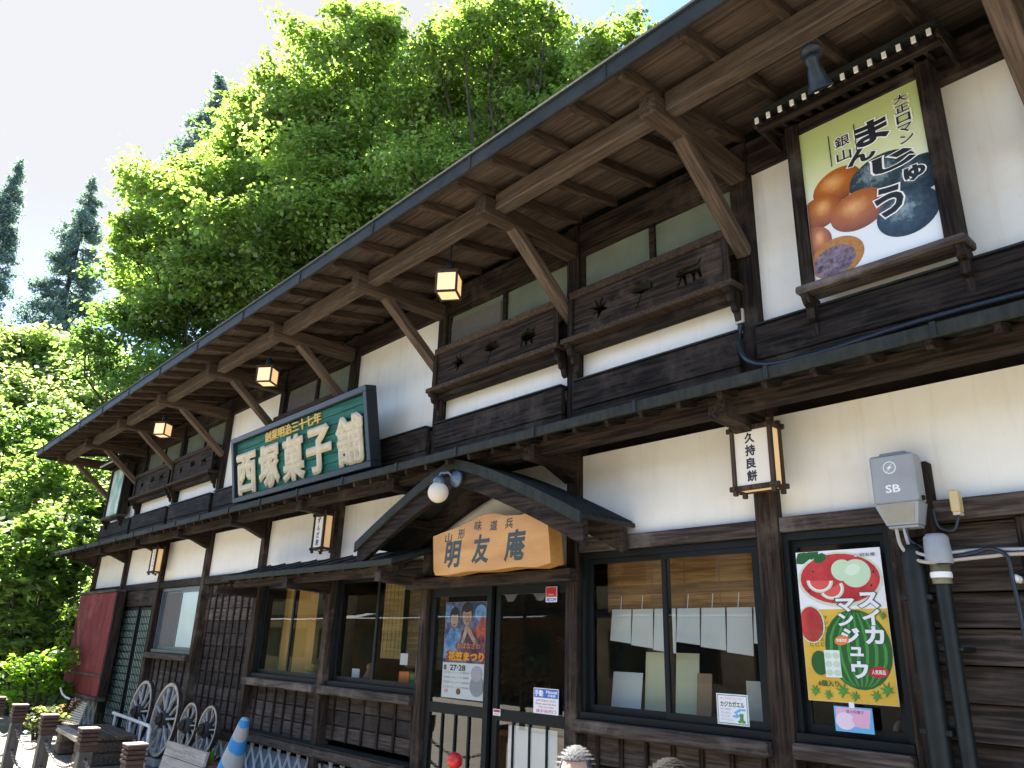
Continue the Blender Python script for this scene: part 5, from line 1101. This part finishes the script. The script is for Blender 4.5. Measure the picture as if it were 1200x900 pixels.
# ------------------------------------------------------------------ leaves
def leaf_object(name, P, size, mat, cols, parent=None, up=.45, aspect=.74, fold=.12, smooth_n=None, tone=None):
    P = np.asarray(P, np.float32); n = len(P); size = np.broadcast_to(np.asarray(size, np.float32), (n,))
    nr = RNG.normal(size=(n, 3)); nr /= np.linalg.norm(nr, axis=1, keepdims=True); nr[:, 2] = np.abs(nr[:, 2])*1.0
    if smooth_n is not None: nr = nr*.75 + smooth_n
    nr = nr + np.array([0, 0, up]); nr /= np.linalg.norm(nr, axis=1, keepdims=True)
    t = RNG.normal(size=(n, 3)); t -= nr*np.sum(t*nr, 1, keepdims=True); t /= np.linalg.norm(t, axis=1, keepdims=True)
    s = np.cross(nr, t); L = size[:, None]*.5; W = L*aspect
    v = np.empty((n, 4, 3), np.float32)
    v[:, 0] = P - t*L; v[:, 1] = P + s*W + nr*L*fold - t*L*.12; v[:, 2] = P + t*L - nr*L*fold; v[:, 3] = P - s*W + nr*L*fold - t*L*.12
    me = bpy.data.meshes.new(name); me.vertices.add(n*4); me.vertices.foreach_set('co', v.ravel()); me.loops.add(n*4); me.loops.foreach_set('vertex_index', np.arange(n*4, dtype=np.int32))
    me.polygons.add(n); me.polygons.foreach_set('loop_start', np.arange(0, n*4, 4, dtype=np.int32)); me.update(calc_edges=True)
    cols = np.asarray(cols); c = cols[RNG.integers(0, len(cols), n)]*RNG.uniform(.72, 1.3, (n, 1))*(1 if tone is None else np.asarray(tone)[:, None]*np.array([[1.0, 1.0, 1.0]])); ca = np.ones((n, 4, 4), np.float32); ca[:, :, :3] = c[:, None, :]
    at_ = me.color_attributes.new('leafcol', 'FLOAT_COLOR', 'POINT'); at_.data.foreach_set('color', ca.ravel()); me.materials.append(mat)
    return link(name, me, parent)
def clusters(lobes, per_area, rc, leaves_per, flat=.5, shell=(.62, 1.0), lump=.0):
    out = []; 
    for (c, r) in lobes:
        n = max(6, int(per_area*r*r)); d = RNG.normal(size=(n, 3)); d /= np.linalg.norm(d, axis=1, keepdims=True)
        rad = RNG.uniform(shell[0], shell[1], (n, 1))*r*(1+.22*np.sin(d[:, :1]*5+c[0])*np.cos(d[:, 1:2]*4+c[1]))
        cc = np.array(c)[None] + d*rad*np.array([1, 1, .82])
        e = RNG.normal(size=(n, leaves_per, 3)); e *= (RNG.uniform(.15, 1.7, (n, leaves_per, 1))/np.linalg.norm(e, axis=2, keepdims=True)); e = e*rc*np.array([1, 1, flat]); sc = RNG.uniform(.6, 1.35, (n, 1, 1)); out.append((cc[:, None, :] + e*sc).reshape(-1, 3))
    return np.concatenate(out)
def domes(lobes, nsub, per, sub=(.30, .60), out=.68, zmin=-.6, loose=.35):   # leaf masses: rounded tufts set on the outside of each bough
    P = []; N = []; T = []
    for (c, r) in lobes:
        c = np.array(c); k = 0; tone = RNG.uniform(.82, 1.2)
        while k < nsub:
            d = RNG.normal(size=3); d /= np.linalg.norm(d)
            if d[2] < zmin: continue
            k += 1; rs = r*RNG.uniform(*sub); cc = c + d*r*out*RNG.uniform(.75, 1.15)*np.array([1, 1, .9]); n = max(8, int(per*rs*rs*RNG.uniform(.7, 1.2)))
            e = RNG.normal(size=(n, 3)); e /= np.linalg.norm(e, axis=1, keepdims=True); fl = (e[:, 2] < 0) & (RNG.uniform(size=n) < .6); e[fl, 2] *= -1
            wob = 1 + .22*np.sin(e[:, :1]*6 + k)*np.cos(e[:, 1:2]*5 + k*2)
            P.append(cc + e*rs*wob*RNG.uniform(.5, 1.12, (n, 1))*np.array([1.1, 1.1, .72])); N.append(e); T.append(np.full(n, tone*RNG.uniform(.78, 1.25)))
            if loose:                       # a thin spray that breaks the outline of the tuft
                q = int(n*loose); a = d + RNG.normal(size=3)*.5; a /= np.linalg.norm(a); u = RNG.uniform(.2, 1.55, (q, 1)); w_ = RNG.normal(size=(q, 3)); P.append(cc + a*rs*u + w_*rs*.26*np.array([1, 1, .45])); N.append(w_*.4); T.append(np.full(q, tone*RNG.uniform(.8, 1.3)))
    return np.concatenate(P), np.concatenate(N), np.concatenate(T)
HILLC = [(.20, .265, .095), (.22, .28, .105), (.17, .24, .085), (.24, .285, .12)]
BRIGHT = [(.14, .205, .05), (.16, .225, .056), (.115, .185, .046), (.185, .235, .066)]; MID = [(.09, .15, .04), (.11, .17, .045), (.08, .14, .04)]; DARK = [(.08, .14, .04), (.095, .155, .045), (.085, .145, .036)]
CED = [(.12, .18, .19), (.14, .20, .20), (.10, .16, .18)]  # bluish haze and backlit glare are tinted into the needle colour
def broad_tree(label, lob_px, dist, base, leaf, cols, per=440, grp='broadleaved trees behind the shop'):
    lobes = [(atd(px, py, dist + dd), rp/F_PX*dist) for px, py, rp, dd in lob_px]
    bz = float(hill_z(base[0], base[1])); bz = max(bz, 0)-.1
    t = thing('broadleaved_tree', (base[0], base[1], bz), label, 'tree', grp)
    P, Nn, Tn = domes([(tuple(c), r) for c, r in lobes], 13, per)
    leaf_object('crown', P, RNG.uniform(.65, 1.15, len(P))*leaf, LEAF, cols, t, smooth_n=Nn*.7, tone=Tn)
    mb = MB(); b_ = Vector((base[0], base[1], bz)); cm = sum((c for c, r in lobes), Vector())/len(lobes); fork = b_.lerp(Vector((cm.x, cm.y, cm.z)), .42); fork.z = bz + (cm.z-bz)*.45
    mb.tube([b_, b_.lerp(fork, .5)+Vector((.15, .1, .2)), fork], [.22, .16, .11], 9)
    lb = MB()
    for c, r in lobes:
        m1 = fork.lerp(c, .5) + Vector((random.uniform(-.3,.3), random.uniform(-.3,.3), random.uniform(0,.6)))
        lb.tube([fork, fork.lerp(m1, .5) + Vector((random.uniform(-.35,.35), random.uniform(-.35,.35), 0)), m1, m1.lerp(c, .5) + Vector((random.uniform(-.3,.3), random.uniform(-.3,.3), .1)), c], [.075, .06, .045, .03, .014], 6)
        for q in range(7):
            d = Vector((random.gauss(0,1), random.gauss(0,1), random.gauss(.3,.8))).normalized(); s0 = m1.lerp(c, random.random()); lb.tube([s0, s0+d*r*.5, s0+d*r*.9+Vector((0,0,.12*r))], [.022, .014, .006], 5)
    mb.build('trunk', BARK, t); lb.build('limbs', BARK, t)
    return t
broad_tree('broad bright green tree leftmost behind the roof, left of the small cedar tip', [(194,238,42,0), (168,272,27,-1), (248,216,40,1), (314,144,36,1), (205,300,56,-2), (265,240,60,-1), (330,112,36,1), (178,350,38,-1), (160,308,23,-1), (305,190,52,1), (225,360,50,-3), (142,288,11,-1), (214,212,28,1), (284,180,30,1), (250,330,46,-2)], 27, (-23.5, 9.5), .185, BRIGHT)
broad_tree('tall bright tree left of centre behind the roof with sunlit domed top', [(372,85,48,0), (425,60,44,0), (405,140,60,0), (345,215,58,-2), (440,185,55,-1), (300,290,52,-3), (380,265,52,-3), (350,150,50,0), (452,105,46,1), (400,30,26,1), (270,320,40,-3), (440,20,18,1), (335,320,40,-2), (385,315,36,-1), (330,275,46,-2), (420,250,48,-2), (345,150,40,1), (400,290,40,0)], 26, (-18.5, 11.5), .18, BRIGHT)
broad_tree('tall bright tree with dark forked limbs showing above the middle of the roof', [(520,90,52,0), (570,60,50,0), (625,48,44,0), (560,140,58,0), (485,205,48,-2), (640,105,50,0), (615,160,48,-1), (505,262,42,-3), (560,205,46,-2), (680,80,40,0), (590,22,28,0), (640,15,22,0), (545,30,24,0), (480,140,42,0), (530,185,42,-1), (600,110,46,1), (520,240,40,-1), (460,255,40,-1), (575,85,44,2), (530,130,46,1), (640,140,40,0), (460,290,40,0), (545,240,36,0)], 24, (-13.2, 12.0), .165, BRIGHT)
broad_tree('small bright tree top rising behind the eave right of the tall trees', [(715,58,32,0), (748,42,24,0), (690,100,40,0), (735,80,26,0), (762,44,11,0), (700,85,34,1), (660,130,34,1)], 22, (-9.5, 11.5), .15, BRIGHT)
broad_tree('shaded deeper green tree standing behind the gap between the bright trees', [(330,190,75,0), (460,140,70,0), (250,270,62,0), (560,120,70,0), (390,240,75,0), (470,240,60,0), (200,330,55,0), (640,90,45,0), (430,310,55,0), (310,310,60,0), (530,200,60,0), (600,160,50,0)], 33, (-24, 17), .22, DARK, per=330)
bush_l = [(150,395,36,0), (185,405,38,0), (130,430,34,0), (230,385,40,0), (100,405,26,-1), (175,440,34,-2)]
broad_tree('low rounded tree of dense leaves just left of the roof end', bush_l, 25, (-22.5, 7.5), .16, MID, grp='low trees beside the roof end')
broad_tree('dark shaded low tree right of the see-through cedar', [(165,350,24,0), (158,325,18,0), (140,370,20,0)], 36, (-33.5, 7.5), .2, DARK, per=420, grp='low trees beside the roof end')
def cedar(label, tip_px, dist, height, rad, seed):
    tip = atd(*tip_px, dist); t = thing('cedar_tree', (tip.x, tip.y, tip.z-height), label, 'tree', 'dark cedars on the slope')
    rg = np.random.default_rng(seed); P = []; N_ = []
    lb = MB()
    nb = int(height*8)
    for k in range(nb):
        f = (k/nb)**.8; z = tip.z - height*.9*f - .15; r = rad*(f**.75)*rg.uniform(.55, 1.12) + .08; a = rg.uniform(0, 2*PI)
        end = np.array([tip.x + math.cos(a)*r, tip.y + math.sin(a)*r, z - .18*r + rg.uniform(-.1,.1)]); st = np.array([tip.x, tip.y, z+.1*r])
        if r > .4: lb.tube([tuple(st), tuple((st+end)/2 + np.array([0,0,.05])), tuple(end)], [.04, .025, .01], 4)
        m_ = int(8 + 22*r); u = rg.uniform(.35, 1.05, (m_, 1)); q = st + (end-st)*u + rg.normal(size=(m_, 3))*np.array([.20, .20, .15])*(.4+.5*min(r, 1.6)); P.append(np.repeat(q, 7, 0) + rg.normal(size=(m_*7, 3))*.10)
    P = np.concatenate(P); leaf_object('crown', P, rg.uniform(.14, .30, len(P)), NEEDLE, CED, t, up=.4, aspect=.42)
    MB().tube([(tip.x, tip.y, tip.z-height), (tip.x, tip.y, tip.z-height*.5), (tip.x, tip.y, tip.z-.1)], [.24, .14, .02], 8).build('trunk', BARK, t); lb.build('limbs', BARK, t)
cedar('dark cedar cut by the left picture edge', (24, 188), 60, 16, 1.9, 3); cedar('dark cedar with loose see-through branches right of the edge cedar', (111, 208), 60, 15, 2.7, 4)
cedar('cedar tip rising behind the leftmost bright tree', (258, 87), 44, 10, 2.1, 5); cedar('small dark cedar tip between the two tall bright trees', (503, 22), 40, 8, 2.0, 6)
# slope vegetation: clumps that read as one mass
cl_ = []; cs = []
for k in range(2100):
    x = RNG.uniform(-62, -21.5); y = RNG.uniform(.5, 26); cl_.append((x, y))
for k in range(420): cl_.append((RNG.uniform(-24, -2), RNG.uniform(9.5, 26)))
lob = []
for (x, y) in cl_:
    if x > -18.5 and y < 9.5: continue
    z = float(hill_z(x, y))
    if z < .25: continue
    r = RNG.uniform(.55, 1.5); lob.append(((x, y, z + r*.25), r))
near = [l for l in lob if l[0][0] > -36]; far = [l for l in lob if l[0][0] <= -36]
P, Nn, Tn = domes(near, 6, 300, (.36, .62), .62, -.1, .2); o = leaf_object('slope_undergrowth', P, RNG.uniform(.12, .22, len(P)), LEAF, HILLC, None, up=.5, smooth_n=Nn*.8, tone=Tn); o['kind'] = 'stuff'
P, Nn, Tn = domes(far, 5, 150, (.42, .62), .62, -.1, .2); o = leaf_object('far_slope_undergrowth', P, RNG.uniform(.18, .32, len(P)), LEAF, HILLC, None, up=.5, smooth_n=Nn*.8, tone=Tn); o['kind'] = 'stuff'
def shrub(label, lob_px, dist, leaf, cols, per=40, rc=.2, lp=26, up=.8, name='shrub'):
    lobes = [(tuple(atd(px, py, dist+dd)), rp/F_PX*dist) for px, py, rp, dd in lob_px]; c = sum((Vector(l[0]) for l in lobes), Vector())/len(lobes)
    t = thing(name, (c.x, c.y, max(float(hill_z(c.x, c.y)), 0)), label, 'shrub', 'shrubs at the end of the shop'); P = clusters(lobes, per, rc, lp, .5, (.6, 1.05)); P = P[P[:, 2] > .02]
    leaf_object('foliage', P, RNG.uniform(.75, 1.25, len(P))*leaf, LEAF, cols, t, up=up); st = MB()
    for l in lobes: e = Vector(l[0]); st.tube([(c.x+(e.x-c.x)*.3, c.y+(e.y-c.y)*.3, t.location.z-.1), tuple(e)], [.04, .015], 6)
    st.build('stems', BARK, t); return t
shrub('large leafy dark shrub filling the left edge beside the white wall end', [(60,635,34,0), (20,640,34,0), (85,670,26,0), (45,690,34,0), (10,700,34,0), (75,720,28,0), (100,620,16,0), (30,740,30,0), (90,745,20,0)], 20, .21, MID + BRIGHT[:2])
shrub('bright yellow green shrub behind the farthest bollards', [(30,790,24,0), (55,785,22,0), (10,805,22,0), (70,775,16,0), (45,812,20,0), (78,800,12,0)], 17.3, .12, [(.12, .22, .02), (.15, .25, .03), (.10, .19, .02)])
shrub('low dry green tuft at the pavement edge behind the second bollard', [(50,838,10,0), (38,845,9,0), (62,842,8,0), (45,850,8,0)], 15.6, .07, [(.09, .11, .03), (.12, .11, .04), (.07, .10, .03)], per=260, rc=.08, lp=14)
shrub('reddish brown plant beside the leaning trellis', [(80,832,8,0), (72,838,7,0), (88,828,6,0), (68,846,6,0)], 16.2, .06, [(.20, .07, .03), (.14, .09, .04), (.24, .10, .05)], per=280, rc=.07, lp=12)
shrub('rounded shrub mass under the roof end, above the large dark shrub', [(70,560,30,0), (30,575,30,0), (95,545,22,0), (100,590,16,0), (40,540,26,1)], 23.5, .17, BRIGHT + MID)
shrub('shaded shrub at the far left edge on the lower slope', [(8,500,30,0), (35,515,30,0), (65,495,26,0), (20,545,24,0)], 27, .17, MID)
# climbing stem with young leaves beside the red box
t = thing('climbing_vine', (atz(76, 770, .4).x, 4.4, 0), 'thin bright vine shoot standing in front of the large dark shrub', 'plant'); vp = [atd(70, 775, 18), atd(72, 755, 18), atd(76, 730, 18), atd(79, 713, 18)]; MB().tube(vp, .015, 6).build('stem', BARK, t)
P = np.concatenate([np.array(vp[i].lerp(vp[i+1], RNG.uniform()))[None] + RNG.normal(size=(16, 3))*.09 for i in range(3) for _ in range(3)]); leaf_object('leaves', P, .10, LEAF, [(.15, .24, .03), (.18, .25, .04)], t)
# spiky plant by the plank board
t = thing('spiky_plant', (at(245, 890, 3.75).x, 3.75, 0), 'yellow green spiky plant between the plank board and the striped cone', 'plant'); c = at(246, 895, 3.75); mb = MB()
for k in range(34):
    a = random.uniform(0, 2*PI); e = random.uniform(.5, 1.4); L_ = random.uniform(.12, .24); d = Vector((math.cos(a)*math.cos(e), math.sin(a)*math.cos(e), math.sin(e))); s_ = d.cross(Vector((0,0,1))).normalized()*.010; m1 = c + d*L_*.6; e1 = c + d*L_ - Vector((0,0,.03)); mb.add([c-s_*.5, c+s_*.5, m1+s_, e1, m1-s_], [(0,1,2,4), (4,2,3)])
mb.build('leaf_blades', plain('spiky leaf', (.18, .24, .04), .5), t); MB().lathe([(0, 0), (.10, 0), (.13, c.z), (.11, c.z), (0, c.z-.03)], 16, 0, Matrix.Translation((c.x, 3.75, 0))).build('pot', plain('clay pot', (.20, .08, .05), .8), t)

# ------------------------------------------------------------------ what the panes mirror: the far side of the street
OW = noisy('cream street wall', (.42, .35, .26), (.52, .44, .33), (1,1,1), 3, .85, .1); OW2 = noisy('brown street boards', (.10, .065, .04), (.17, .11, .07), (.3,3,3), 4, .8, .2); ORF = noisy('dark tile roof', (.05, .05, .055), (.09, .09, .095), (1,1,1), 8, .6, .2)
def house(x0, x1, y1, h, wm, label):
    t = thing('street_house', ((x0+x1)/2, y1-3, 0), label, 'house', 'houses across the street'); MB().box(x0, x1, y1-6, y1, 0, h).build('wall', wm, t)
    MB().prism([(y1+.8, h-.1), (y1-3, h+1.3), (y1-6.8, h-.1), (y1-6.8, h-.2), (y1-3, h+1.15), (y1+.8, h-.2)], x0-.5, x1+.5, plane='yz').build('roof', ORF, t)
    n = int((x1-x0)/2.4)
    for k in range(n):
        for z in (.9, 3.5):
            xc = x0 + (x1-x0)*(k+.5)/n; f = MB(); f.box(xc-.7, xc+.7, y1, y1+.05, z, z+1.3); wn = f.build('window', OW2, t); MB().box(xc-.62, xc+.62, y1+.051, y1+.06, z+.08, z+1.22).build('pane', plain('dark pane', (.04,.05,.06), .1), wn)
    MB().prism([(y1, 2.75), (y1+1.1, 2.5), (y1+1.1, 2.55), (y1, 2.83)], x0, x1, plane='yz').build('awning', ORF, t)
house(-50, -31, -9.2, 5.2, OW, 'cream house across the street, mirrored in the far windows'); house(-29.5, -17, -8.8, 5.6, OW2, 'brown boarded house across the street, mirrored in the door glass'); house(-16, -4, -9.0, 5.0, OW, 'cream house across the street, mirrored in the wide window'); house(-3, 9, -9.0, 5.4, OW2, 'brown boarded house behind the viewer, mirrored in the right panes')
t = thing('street_lamp', (-12.8, -3, 0), 'two-armed street lamp mirrored in the right door leaf', 'street lamp')
MB().tube([(-12.8, -3, 0), (-12.8, -3, 2.75)], [.07, .045], 10).build('pole', IRON, t); MB().bar((-13.3, -3, 2.6), (-12.3, -3, 2.6), .05, .05).build('arm', IRON, t); MB().bar((-13.15, -3, 2.35), (-12.45, -3, 2.35), .04, .04).build('brace', IRON, t)
for x in (-13.28, -12.32): MB().lathe([(0, .28), (.13, .16), (.14, .13), (.07, 0), (0, 0)], 12, 0, Matrix.Translation((x, -3, 2.64))).build('lamp_head', WHITE, t)
